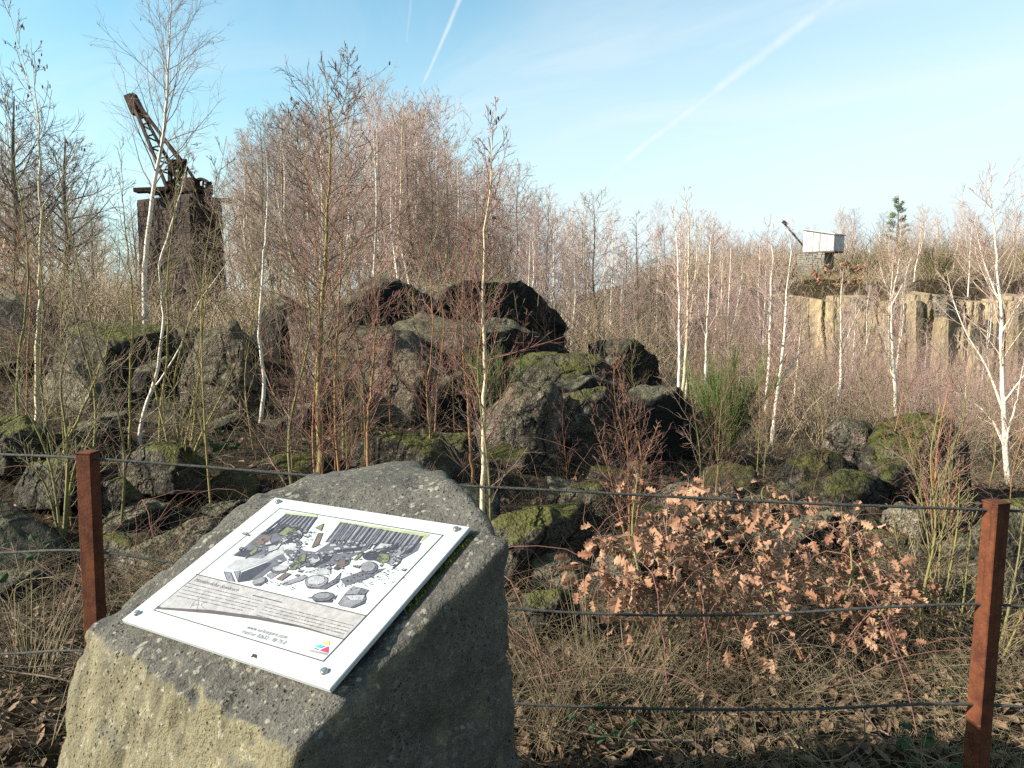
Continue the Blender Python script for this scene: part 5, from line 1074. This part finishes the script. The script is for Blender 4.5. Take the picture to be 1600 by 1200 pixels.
for i, (x, Y, g, hh) in enumerate(spots):
    s = hh / 10.0; k = int(rw.integers(0, len(protos))) if i >= len(protos) else i; wd = s * rw.uniform(.85, 1.2) if s > .5 else s * 1.25
    if i < len(protos):
        o = protos[i]; o.location = (x, Y, g - .05); o.scale = (wd, wd, s); o.rotation_euler = (0, 0, rw.uniform(0, 6.28))
    else: o = copy_tree(protos[k], (x, Y, g - .05), rw.uniform(0, 6.28), wd, s)
    px_ = 800 + F * x / Y; kind_ = 'dark barked' if k in (3, 7) else 'cream stemmed' if k in (1, 5) else 'white stemmed'
    kind_ = ('forked ' if k % 3 == 0 else 'straight ') + kind_ + (' tall' if hh > 9 else ' low' if hh < 6 else ' middling')
    where_ = 'on the far rim above the pale cliff' if (x > 15 and Y > cliff_y(x)) else 'on the pit floor before the pale cliff' if px_ > 1235 else 'in the background wood around the stone tower' if px_ < 400 else \
        'in the tall stand behind the dark peaked boulder' if px_ < 820 and Y < 40 else 'deep in the wood beyond the dark peaked boulder' if px_ < 820 else 'in the pit wood between dark peak and cliff, nearer row' if Y < 42 else 'in the pit wood between dark peak and cliff, farther rows'
    o['label'] = '%s birch %s' % (kind_, where_); o['group'] = 'birches ' + where_

# young red-brown saplings thick between the boulders
sap = []; SAPG = 'thin bare saplings between the boulders'; SAPL = 'thin reddish bare sapling growing between the boulders'
for k in range(6):
    r_ = np.random.default_rng(1200 + k); Pt = spline([np.zeros(3), [r_.normal(0, .06), r_.normal(0, .06), .8], [r_.normal(0, .15), r_.normal(0, .15), 1.9], [r_.normal(0, .2), r_.normal(0, .2), 3.0]], 18)
    o = thing('sapling', (0, 0, 0), SAPL, 'sapling', SAPG); tb = Tubes(); r0 = r_.uniform(.010, .016); tb.add(Pt, np.maximum(r0 * (1 - np.linspace(0, 1, 18)), .002)); link('stem', tb.mesh('stem', 5), M[('bark_green', 'bark_red', 'bark_yellow')[k % 3]], o)
    lim, twg, _ = crown(Pt, r0, r_, n1=24, start=.12, len1=.26, ang=46, up=.5, n2=6, n3=3, tw=.0021)
    tm = M[('twig_brown', 'twig_red', 'twig_olive')[k % 3]]; link('branches', lim.mesh('branches', 4), tm, o, kind='stuff'); link('twigs', twg.mesh('twigs', 3), tm, o, kind='stuff'); sap.append(o); o['tone'] = k % 3
cnt = 0; rs = np.random.default_rng(31)
while cnt < 95:
    px = rs.uniform(-60, 1660); Y = rs.uniform(5.2, 16); x = (px - 800) / F * Y
    if px > 1230 and Y > 9 and rs.random() < .6: continue
    if 560 < px < 960 and Y < 11 and rs.random() < .45: continue
    if 940 < px < 1300 and Y < 6: continue
    g = h1(x, Y); s = rs.uniform(.45, 1.05) * (1 if px < 800 else .75); loc = (x, Y, g - .03)
    if cnt < len(sap): o = sap[cnt]; o.location = loc; o.scale = (s, s, s); o.rotation_euler = (0, 0, rs.uniform(0, 6))
    else: o = copy_tree(sap[int(rs.integers(0, 6)) if px > 430 else int(rs.choice([0, 2, 3, 5]))], loc, rs.uniform(0, 6.28), s, s * rs.uniform(.9, 1.2))
    o['label'] = '%s sapling of thin bare twigs %s' % (('brown', 'red stemmed', 'olive')[int(o.get('tone', 0))], 'among the left hand boulders' if px < 470 else 'in front of the central boulder heap' if px < 960 else 'around the right hand boulder heap')
    o['group'] = 'thin saplings ' + o['label'].split('twigs ')[1]
    cnt += 1

# ------------------------------------------------------------------ undergrowth, grass, litter (stuff)
def stems_field(name, mat_, n_, Yr, pxr, hr_, rad, lean, r_, K=4, clump=5, spread=.35, keep=None, ypow=1.0):
    tb = Tubes(); c = n_ // clump
    Yc = Yr[0] + (Yr[1] - Yr[0]) * r_.random(c) ** ypow; pxc = r_.uniform(pxr[0], pxr[1], c); xc = (pxc - 800) / F * Yc
    if keep is not None: k_ = keep(pxc, xc, Yc, r_); Yc, xc = Yc[k_], xc[k_]
    x = np.repeat(xc, clump); y = np.repeat(Yc, clump); s_ = spread * (1 + 0.02 * y); x = x + r_.normal(0, 1, len(x)) * s_; y = y + r_.normal(0, 1, len(y)) * s_
    z = H(x, y) - .02; L = r_.uniform(hr_[0], hr_[1], len(x)); d = np.stack([r_.normal(0, lean, len(x)), r_.normal(0, lean, len(x)), np.ones(len(x))], -1); d /= np.linalg.norm(d, axis=1, keepdims=True)
    bend = r_.normal(0, lean, (len(x), 3)); bend[:, 2] = -np.abs(bend[:, 2]) * .8
    t = np.linspace(0, 1, K); Pn = np.stack([x, y, z], -1)[:, None] + L[:, None, None] * (t[None, :, None] * d[:, None] + (t ** 2)[None, :, None] * bend[:, None])
    rr = (rad * (1 + .012 * y))[:, None] * (1.1 - .75 * t)[None]
    tb.g[K] = (list(Pn), list(rr))
    return link(name, tb.mesh(name, 3), mat_, kind='stuff')
ru = np.random.default_rng(5)
offcliff = lambda px, x, Y, r_: ~((x > 14) & (Y - cliff_y(x) > -2.2) & (Y - cliff_y(x) < 1.0)) & ~((px > 1500) & (Y > 17) & (Y < 26)) & ~((px > 195) & (px < 365) & (Y < 31) & (r_.random(len(px)) < .8))
offc2 = lambda px, x, Y, r_: offcliff(px, x, Y, r_) & ~((px > 1255) & (Y > 34) & (Y < cliff_y(x)) & (r_.random(len(px)) < .8))
stems_field('undergrowth', M['brush'], 30000, (15, 75), (-120, 1720), (.7, 3.0), .0075, .30, ru, keep=offc2, clump=6)
stems_field('undergrowth', M['brush_olive'], 14000, (15, 75), (-120, 1720), (.5, 2.2), .0075, .40, ru, keep=offc2, clump=7)
stems_field('undergrowth', M['brush'], 9000, (58, 110), (900, 1720), (1.5, 4.5), .016, .28, ru, clump=6, keep=lambda px, x, Y, r_: (Y > cliff_y(x) + 1.2) & ~((px > 1205) & (px < 1335) & (Y < 67) & (Y > 55)))
stems_field('undergrowth', M['brush_olive'], 1500, (50.5, 62), (1190, 1360), (.3, 1.1), .0075, .4, ru, clump=6, keep=lambda px, x, Y, r_: (Y > cliff_y(x) + .9))
stems_field('undergrowth', M['brush'], 4400, (16, 34), (-120, 560), (.5, 2.0), .006, .4, ru, clump=6, keep=lambda px, x, Y, r_: ~((px > 195) & (px < 365) & (r_.random(len(px)) < .75)))
stems_field('bramble_tangle', M['brush_dark'], 5600, (4.0, 14), (-80, 1680), (.18, .62), .0022, .55, ru, K=5, clump=8)
stems_field('bramble_tangle', M['straw_dark'], 3800, (3.2, 8), (-80, 1680), (.12, .45), .0018, .6, ru, K=5, clump=9)
nearmask = lambda px, x, Y, r_: ~((np.abs(x + .25) < .62) & (np.abs(Y - 1.65) < .55))
stems_field('dry_grass', M['straw'], 7600, (2.35, 5.0), (-80, 1680), (.08, .46), .00105, .6, ru, K=5, clump=38, spread=.075, keep=nearmask, ypow=.8)
stems_field('dry_grass', M['straw_dark'], 13000, (2.2, 6.5), (-80, 1680), (.06, .36), .0011, .85, ru, K=5, clump=34, spread=.10, keep=nearmask, ypow=.8)
stems_field('dry_grass', M['straw'], 9000, (9.5, 28), (960, 1700), (.15, .6), .0022, .5, ru, K=4, clump=15, spread=.25)
stems_field('dry_grass', M['straw'], 5000, (8.5, 15), (-80, 560), (.12, .5), .0018, .5, ru, K=4, clump=15, spread=.2)
M['grass_green'] = simple('grass_green', (0.030, 0.048, 0.014), (0.085, 0.105, 0.035), 2.0)
stems_field('green_grass', M['grass_green'], 3600, (2.4, 6.5), (-80, 1680), (.05, .22), .0013, .6, ru, K=4, clump=45, spread=.07, keep=nearmask)
# the same cover carried on past the sides of the view
for lo, hi in ((-520, -80), (1680, 2200)):
    stems_field('dry_grass', M['straw_dark'], 3600, (2.3, 7), (lo, hi), (.06, .36), .0013, .8, ru, K=4, clump=24, spread=.14)
    stems_field('bramble_tangle', M['brush_dark'], 1500, (4, 14), (lo, hi), (.2, .7), .0024, .55, ru, K=4, clump=8)
stems_field('undergrowth', M['brush_olive'], 2600, (46, 60), (1235, 1720), (.3, 1.3), .0075, .45, ru, clump=6, keep=lambda px, x, Y, r_: (Y > cliff_y(x) - .5) & (Y < cliff_y(x) + 4.5))
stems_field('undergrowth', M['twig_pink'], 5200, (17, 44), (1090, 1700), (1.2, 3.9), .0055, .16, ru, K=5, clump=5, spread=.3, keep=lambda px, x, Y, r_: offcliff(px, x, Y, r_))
# bundles of long pale grass stalks
tb = Tubes()
for bx_, by_, Y, n_, ln, tl in ((880, 1150, 2.9, 26, .62, -.35), (935, 1140, 3.1, 20, .62, -.12), (850, 1180, 2.7, 20, .45, .3), (985, 1120, 3.3, 18, .5, .25), (1090, 1110, 3.5, 22, .35, .2), (60, 1110, 3.1, 20, .5, .25), (100, 1180, 2.6, 16, .55, .6), (30, 1060, 3.3, 14, .5, -.2), (1010, 1150, 3.0, 20, .4, .4)):
    b = W(bx_, by_, Y)
    for k in range(n_):
        p = np.array([b[0] + ru.normal(0, .045), b[1] + ru.normal(0, .06), 0]); p[2] = h1(p[0], p[1]) - .01; L = ln * ru.uniform(.6, 1.15)
        d = np.array([tl + ru.normal(0, .13), ru.normal(0, .15), 1.0]); tb.add(limb(p, d, L, 6, -.25, .03, ru), np.linspace(.0021, .0008, 6))
link('dry_grass', tb.mesh('dry_grass', 3), M['straw'], kind='stuff')
tb = Tubes()
for k in range(170):
    Y = ru.uniform(2.5, 9); x = (ru.uniform(-60, 1660) - 800) / F * Y; a = ru.uniform(0, 6.28); L = ru.uniform(.25, 1.3)
    if abs(x + .25) < .7 and Y < 2.3: continue
    q_ = [np.array([x + math.cos(a) * L * t, Y + math.sin(a) * L * t, 0]) for t in (0, .33, .66, 1)]
    for p in q_: p[2] = h1(p[0], p[1]) + .02
    q_[3][2] += abs(ru.normal(0, .18)); q_[2][2] += .05; tb.add(spline(q_, 8) + ru.normal(0, .008, (8, 3)), np.linspace(ru.uniform(.003, .008), .0015, 8))
link('fallen_sticks', tb.mesh('fallen_sticks', 5), M['twig_brown'], kind='stuff')
tb = Tubes()                                       # long arching bramble canes
for k in range(120):
    Y = ru.uniform(2.7, 7.5); x = (ru.uniform(-60, 1660) - 800) / F * Y
    if abs(x + .3) < .8 and Y < 2.5: continue
    a = ru.uniform(0, 6.28); L = ru.uniform(.6, 1.7); hh = ru.uniform(.15, .6); g0 = h1(x, Y); Q = [np.array([x + math.cos(a) * L * t, Y + .6 * math.sin(a) * L * t, g0 + hh * 4 * t * (1 - t * .85)]) for t in np.linspace(0, 1, 5)]
    tb.add(spline(Q, 12) + ru.normal(0, .006, (12, 3)), np.linspace(ru.uniform(.002, .0038), .0012, 12))
link('bramble_canes', tb.mesh('bramble_canes', 5), M['twig_red'], kind='stuff')
# leaf litter
def leaf_outline(lobes=4, w=.43):
    R_, L_ = [], []
    for k in range(lobes * 2 + 1):
        t = k / (lobes * 2); yv = .08 + .92 * t; env = w * math.sin(math.pi * min(1, .18 + .74 * t)) ** .8
        R_.append((env * (1.0 if k % 2 else .42), yv)); L_.append((-env * (1.0 if k % 2 else .42), yv))
    return R_, L_
def leaf_geom(curl, fold, seed):
    r_ = np.random.default_rng(seed); R_, L_ = leaf_outline(3 + seed % 2); V_, F_ = [(0, -.12, 0), (0, .02, 0)], []
    def zz(x, y): return curl * (y - .3) ** 2 - fold * abs(x) * 1.2 + .10 * math.sin(y * 9 + seed) * abs(x) * 2
    mid = []
    for (xr, yr), (xl, yl) in zip(R_, L_):
        b = len(V_); V_ += [(0, yr - .03, zz(0, yr)), (xr, yr + r_.normal(0, .012), zz(xr, yr) + r_.normal(0, .02)), (xl, yl + r_.normal(0, .012), zz(xl, yl) + r_.normal(0, .02))]; mid.append(b)
    for a, b in zip(mid[:-1], mid[1:]): F_ += [(a, a + 1, b + 1, b), (a, b, b + 2, a + 2)]
    F_ += [(1, mid[0] + 1, mid[0]), (1, mid[0], mid[0] + 2)]
    me = bpy.data.meshes.new('leaf'); me.from_pydata(V_, [], F_); me.update(); return me
LEAVES = [leaf_geom(c, f_, s_) for c, f_, s_ in ((.35, .25, 1), (-.5, .4, 2), (.7, -.3, 3), (.15, .6, 4), (-.25, -.45, 5))]
for me in LEAVES: me.materials.append(M['oak_leaf'])
def litter(name, n_, Yr, pxr, size, r_, mat_, lift=.01):
    Vs, Fs, b = [], [], 0
    base = np.array([[0, -.5, 0], [.28, -.1, .06], [.2, .3, .1], [0, .5, .02], [-.22, .28, .12], [-.28, -.1, .05], [0, 0, -.03]]); fc = np.array([[0, 1, 6], [1, 2, 6], [2, 3, 6], [3, 4, 6], [4, 5, 6], [5, 0, 6]])
    Y = r_.uniform(*Yr, n_); x = (r_.uniform(*pxr, n_) - 800) / F * Y; ok = ~((np.abs(x + .25) < .5) & (np.abs(Y - 1.65) < .45)); Y, x = Y[ok], x[ok]; z = H(x, Y) + lift
    for i in range(len(x)):
        s_ = r_.uniform(*size); M3 = np.array(Matrix.Rotation(r_.uniform(0, 6.28), 3, 'Z') @ Matrix.Rotation(r_.normal(0, .6), 3, 'X') @ Matrix.Rotation(r_.normal(0, .6), 3, 'Y'))
        Vs.append((base * s_ * r_.uniform(.8, 1.2, (1, 3))) @ M3.T + [x[i], Y[i], z[i] + r_.uniform(0, .03)]); Fs.append(fc + b); b += 7
    return link(name, mesh_np(name, np.concatenate(Vs), [np.concatenate(Fs)]), mat_, kind='stuff')
litter('fallen_leaves', 8500, (2.2, 5.0), (-60, 1660), (.025, .08), ru, M['litter'])
litter('fallen_leaves', 5600, (5.0, 13), (-350, 1950), (.05, .10), ru, M['litter'])
litter('fallen_leaves', 70, (2.25, 2.7), (-60, 140), (.07, .12), ru, M['litter'], .03)

# ------------------------------------------------------------------ oak saplings holding brown leaves
def oak(label, base, Y, clusters, stems, per, size, seed, limit=300):
    r_ = np.random.default_rng(seed); b0 = W(*base, Y); b0[2] = h1(b0[0], b0[1]) - .02
    o = thing('oak_sapling', tuple(b0), label, 'oak sapling', 'oak saplings with withered leaves'); tw = Tubes(); stp = []
    for s_ in stems:
        Q = [W(x, y, Y + dy) for x, y, dy in s_]; Q[0] = b0.copy() + r_.normal(0, .02, 3) * [1, 1, 0]; Pt = spline(Q, 14); tb = Tubes(); tb.add(Pt, np.linspace(.0085 * Y / 4, .003, 14)); link('stem', tb.mesh('stem', 6, b0), M['bark_green'], o); stp.append(Pt)
    allp = np.concatenate(stp); nl = 0
    for cx_, cy_, dy in clusters:
        c = W(cx_, cy_, Y + dy); k = int(np.argmin(np.linalg.norm(allp - c, axis=1) + .6 * np.maximum(allp[:, 2] - c[2] + .05, 0))); s0 = allp[k]
        md = (s0 + c) / 2 + r_.normal(0, .03, 3) + [0, 0, .02]; B = spline([s0, md, c], 7); tw.add(B, np.linspace(.0035, .0018, 7))
        for j in range(max(3, int(per * r_.uniform(.6, 1.4)))):
            if nl >= limit: break
            p = c + r_.normal(0, 1, 3) * np.array([.052, .06, .045]); tw.add(np.array([B[5], (B[5] + p) / 2 + [0, 0, .012], p]), [.0016, .0013, .001])
            lf = link('leaf', LEAVES[int(r_.integers(0, 5))], None, o); sz = size * r_.uniform(.55, 1.35); lf.location = tuple(p - b0); lf.scale = (sz * r_.uniform(.7, 1.0), sz, sz)
            out = (p - c) / (np.linalg.norm(p - c) + 1e-6) + np.array([0, -.2, -.75]) + r_.normal(0, .35, 3)
            q_ = Vector(out).to_track_quat('Y', 'Z'); lf.rotation_mode = 'QUATERNION'; lf.rotation_quaternion = q_ @ Matrix.Rotation(r_.uniform(0, 6.28), 4, 'Y').to_quaternion(); nl += 1
    link('twigs', tw.mesh('twigs', 4, b0), M['twig_brown'], o, kind='stuff')
    return o
oak('oak sapling with sparse brown leaves, leftmost of the leafy three', (1050, 1075), 3.5, [(995, 735, .9), (985, 752, .9), (950, 838, .2), (938, 848, .2), (960, 855, .2), (1008, 835, .3), (1022, 812, .4), (1030, 850, .2), (1015, 870, .1), (985, 900, 0), (915, 892, 0), (925, 905, 0), (1000, 920, 0), (1020, 905, 0), (1060, 905, .1), (1075, 918, .1),
    (975, 905, 0), (1035, 800, .5), (1055, 830, .3), (1070, 860, .2), (990, 965, -.1), (1015, 945, -.1), (1050, 880, 0), (1080, 840, .4), (1090, 870, .3), (955, 920, 0), (1095, 905, .1), (1062, 790, .5), (1110, 840, .3), (1045, 945, -.1)],
    [[(1050, 1075, 0), (1046, 980, 0), (1044, 900, .1), (1042, 820, .3)], [(1050, 1075, 0), (1020, 960, 0), (1000, 900, 0), (995, 740, .9)]], 11, .068, 1)
oak('oak sapling with the densest brown leaves, middle of the leafy three', (1110, 1085), 3.6, [(1110, 790, .6), (1085, 770, .7), (1150, 830, .4), (1165, 860, .3), (1140, 870, .3), (1120, 900, .1), (1150, 910, .1), (1180, 885, .2), (1195, 920, .1), (1130, 940, 0), (1165, 950, 0), (1205, 955, 0), (1225, 800, .6), (1205, 790, .6), (1240, 830, .4), (1215, 850, .3), (1180, 975, -.1), (1215, 990, -.1), (1110, 960, 0),
    (1105, 995, -.1), (1140, 1000, -.1), (1120, 1040, -.1), (1145, 1050, -.1), (1165, 1020, -.1), (1100, 870, .2), (1125, 815, .5), (1190, 835, .4), (1230, 890, .2), (1245, 930, .1), (1100, 735, .9), (1120, 745, .9)],
    [[(1110, 1085, 0), (1105, 1000, 0), (1112, 900, .1), (1120, 800, .5)], [(1110, 1085, 0), (1150, 980, 0), (1180, 900, .2), (1225, 800, .6)]], 11, .068, 2)
oak('oak sapling leaning right with brown leaves behind the middle cable', (1290, 1080), 3.7, [(1310, 800, .5), (1330, 815, .4), (1300, 830, .4), (1340, 850, .3), (1380, 875, .2), (1360, 890, .2), (1400, 895, .1), (1420, 905, .1), (1435, 920, .1), (1300, 890, .2), (1285, 915, .1), (1320, 920, .1), (1350, 930, 0), (1390, 935, 0), (1310, 950, 0), (1280, 960, 0), (1340, 965, 0), (1370, 970, 0), (1405, 965, 0), (1290, 1000, -.1), (1330, 1005, -.1),
    (1355, 1010, -.1), (1395, 1010, -.1), (1420, 1020, -.1), (1380, 1085, -.1), (1270, 1055, -.1), (1260, 1010, -.1), (1310, 1040, -.1), (1255, 870, .2), (1270, 840, .4), (1245, 985, 0), (1430, 985, 0)],
    [[(1290, 1080, 0), (1310, 980, 0), (1330, 900, .1), (1315, 800, .5)], [(1290, 1080, 0), (1340, 1000, 0), (1390, 940, 0), (1430, 905, .1)]], 11, .068, 3)
oak('oak sapling of scattered brown leaves filling between the two leafiest, rearmost of the group', (1235, 1060), 4.2, [(1075, 760, .3), (1130, 770, .3), (1175, 780, .2), (1200, 760, .3), (1250, 790, .2), (1280, 810, .2), (1130, 835, .1), (1165, 880, 0), (1210, 890, 0), (1255, 900, 0), (1090, 900, 0), (1235, 935, 0), (1265, 965, 0), (1180, 930, 0), (1200, 1020, -.1), (1235, 1030, -.1), (1255, 990, -.1), (1280, 870, .1), (1360, 830, .2), (1395, 850, .2), (1420, 870, .1), (1440, 890, .1), (1330, 870, .1), (1060, 850, .1)],
    [[(1235, 1060, 0), (1220, 960, 0), (1200, 860, .1), (1190, 770, .3)], [(1235, 1060, 0), (1290, 950, 0), (1350, 880, .1), (1420, 860, .1)], [(1235, 1060, 0), (1160, 960, 0), (1110, 860, .1), (1080, 770, .3)]], 11, .068, 6)
oak('small brown leaved oak on the far rim beneath the crane cabin', (1310, 462), 51.5, [(1275, 425, 0), (1290, 415, 0), (1300, 425, .2), (1315, 430, 0), (1330, 420, .2), (1345, 415, 0), (1285, 438, 0), (1305, 445, 0), (1325, 440, 0), (1340, 435, 0), (1320, 412, 0)],
    [[(1310, 462, 0), (1308, 445, 0), (1300, 420, 0)], [(1310, 462, 0), (1318, 440, 0), (1335, 418, 0)]], 14, .34, 4)
oak('brown leaved young oak standing at the upper left edge', (25, 490), 14, [(10, 375, 0), (25, 370, 0), (35, 390, 0), (15, 400, 0), (30, 415, 0), (8, 430, 0), (20, 445, 0), (40, 440, 0), (45, 460, 0), (10, 465, 0), (28, 480, 0), (50, 410, 0)], [[(25, 490, 0), (22, 440, 0), (24, 370, 0)], [(25, 490, 0), (35, 440, 0), (48, 405, 0)]], 9, .10, 5)

# ------------------------------------------------------------------ broom bushes, pine, bramble leaves
def broom(label, base, Y, hgt, wid, n_, seed, mat_='broom', name='broom_bush', cat='broom bush'):
    r_ = np.random.default_rng(seed); b0 = W(*base, Y); b0[2] = h1(b0[0], b0[1]) - .03; o = thing(name, tuple(b0), label, cat); st_, gr = Tubes(), Tubes()
    for k in range(26):
        d = np.array([r_.normal(0, .35) * wid / hgt * 1.5, r_.normal(0, .3), 1.0]); B = limb(np.zeros(3) + r_.normal(0, .05, 3) * [1, 1, 0], d, hgt * r_.uniform(.55, .95), 7, .3, .06, r_); st_.add(B, np.linspace(.009, .003, 7))
        for j in range(n_ // 26):
            u = int(r_.integers(2, 7)); dd = B[u] - B[u - 1]; dd /= np.linalg.norm(dd); d2 = dd + perp(dd, r_) * r_.uniform(.1, .5) + [0, 0, .25]
            gr.add(limb(B[u], d2, hgt * r_.uniform(.12, .32), 4, .35, .05, r_), np.linspace(.0026, .0014, 4) * (Y / 9) ** .6)
    link('stems', st_.mesh('stems', 5), M['twig_olive'], o); link('green_shoots', gr.mesh('green_shoots', 3), M[mat_], o); return o
broom('bright green broom bush right of the dark wedge boulder', (1128, 745), 9.6, 1.4, .8, 2400, 1)
broom('dark green broom bush in front of the dark peaked boulder', (770, 668), 10.2, 1.15, .7, 1300, 2)
broom('olive broom bush on the far rim right of the pale cabin', (1325, 408), 60, 1.7, 2.6, 500, 3)
broom('large pale green bush on the rim above the cliff', (1462, 446), 53.5, 3.0, 5.5, 900, 4, 'brush_olive', 'rim_bush', 'bush')
# pine
pb_ = W(1402, 350, 74); pb_[2] = h1(pb_[0], pb_[1]); pt_ = W(1402, 309, 74); ph = pt_[2] - pb_[2]; o = thing('pine_tree', tuple(pb_), 'lone green pine rising above the bare wood on the right skyline', 'pine'); r_ = np.random.default_rng(6)
tb = Tubes(); tb.add(spline([np.zeros(3), [.1, 0, ph * .5], [0, 0, ph]], 14), np.linspace(.12, .02, 14)); link('trunk', tb.mesh('trunk', 6), M['bark_dark'], o); nd, br = Tubes(), Tubes()
for k in range(46):
    z = ph * (.22 + .78 * (k / 46)); a = r_.uniform(0, 6.28); L = (1.25 * (1 - (z / ph - .22) / .85) + .2) * r_.uniform(.6, 1.2); B = limb(np.array([0, 0, z]), np.array([math.cos(a), math.sin(a), .15]), L, 6, .25, .06, r_); br.add(B, np.linspace(.03, .01, 6))
    for j in range(26):
        u = int(r_.integers(2, 6)); d = B[u] - B[u - 1]; d /= np.linalg.norm(d); nd.add(limb(B[u] + r_.normal(0, .07, 3), d + perp(d, r_) * r_.uniform(.4, 1.1), r_.uniform(.15, .34), 3, .1, .05, r_), [.03, .024, .004])
link('branches', br.mesh('branches', 4), M['bark_dark'], o, kind='stuff'); link('needles', nd.mesh('needles', 3), M['pine'], o)
# bramble plants with evergreen leaves
gl = []
for s_ in range(2):
    r_ = np.random.default_rng(60 + s_); V_ = [(0, 0, 0)] + [(.33 * math.sin(math.pi * t) ** .75 * sg_, t, .1 * math.sin(t * 5) - .15 * abs(sg_)) for sg_ in (1, -1) for t in np.linspace(.08, .92, 6)] + [(0, 1, -.05)] + [(0, t, .02) for t in np.linspace(.08, .92, 6)]
    F_ = [(0, 1, 14), (0, 14, 7)] + [(1 + k, 2 + k, 15 + k, 14 + k) for k in range(5)] + [(7 + k, 14 + k, 15 + k, 8 + k) for k in range(5)] + [(6, 13, 19), (12, 19, 13)]
    me = bpy.data.meshes.new('leaf'); me.from_pydata(V_, [], F_); me.update(); me.materials.append(M['green_leaf']); gl.append(me)
for i, (lb, px, py, Y, n_) in enumerate((('dark green bramble sprig at the bottom centre right of the stone', 965, 1165, 2.7, 16), ('bramble sprig with round dark leaves under the oak leaves', 1200, 1040, 3.6, 14), ('green bramble leaves at the foot of the yellow green shrub', 1490, 1075, 3.3, 14),
        ('few green leaves hanging beside the left cable', 30, 870, 3.3, 8), ('dark bramble leaves in the grass at the bottom right', 1440, 1185, 2.6, 14), ('dark green ivy patch behind the yellow trunked birch', 445, 705, 7.4, 26), ('purple brown bramble leaves above the left cable', 345, 692, 6.6, 24))):
    r_ = np.random.default_rng(700 + i); b0 = W(px, py, Y); b0[2] = h1(b0[0], b0[1]); o = thing('bramble_plant', tuple(b0), lb, 'bramble'); cp = W(px, py, Y) - b0; tb = Tubes()
    for k in range(4): tb.add(spline([np.zeros(3), cp * .6 + [r_.normal(0, .06), r_.normal(0, .05), .04], cp + r_.normal(0, .10, 3)], 8), np.linspace(.003, .0015, 8))
    for k in range(n_):
        p = cp + r_.normal(0, 1, 3) * [.11, .10, .05]; tb.add(np.array([cp * .8, (p + cp * .8) / 2 + [0, 0, .02], p]), [.0016, .0014, .001]); lf = link('leaf', gl[k % 2], None, o); sz = r_.uniform(.035, .065) * (1 if Y < 5 else 1.5); lf.location = tuple(p); lf.scale = (sz, sz, sz)
        lf.rotation_euler = (r_.uniform(-.9, .9), r_.uniform(-.7, .7), r_.uniform(0, 6.28))
    link('stems', tb.mesh('stems', 4), M['twig_olive'], o)
print('objects', len(bpy.data.objects), 'tris', sum(len(m_.polygons) for m_ in bpy.data.meshes))
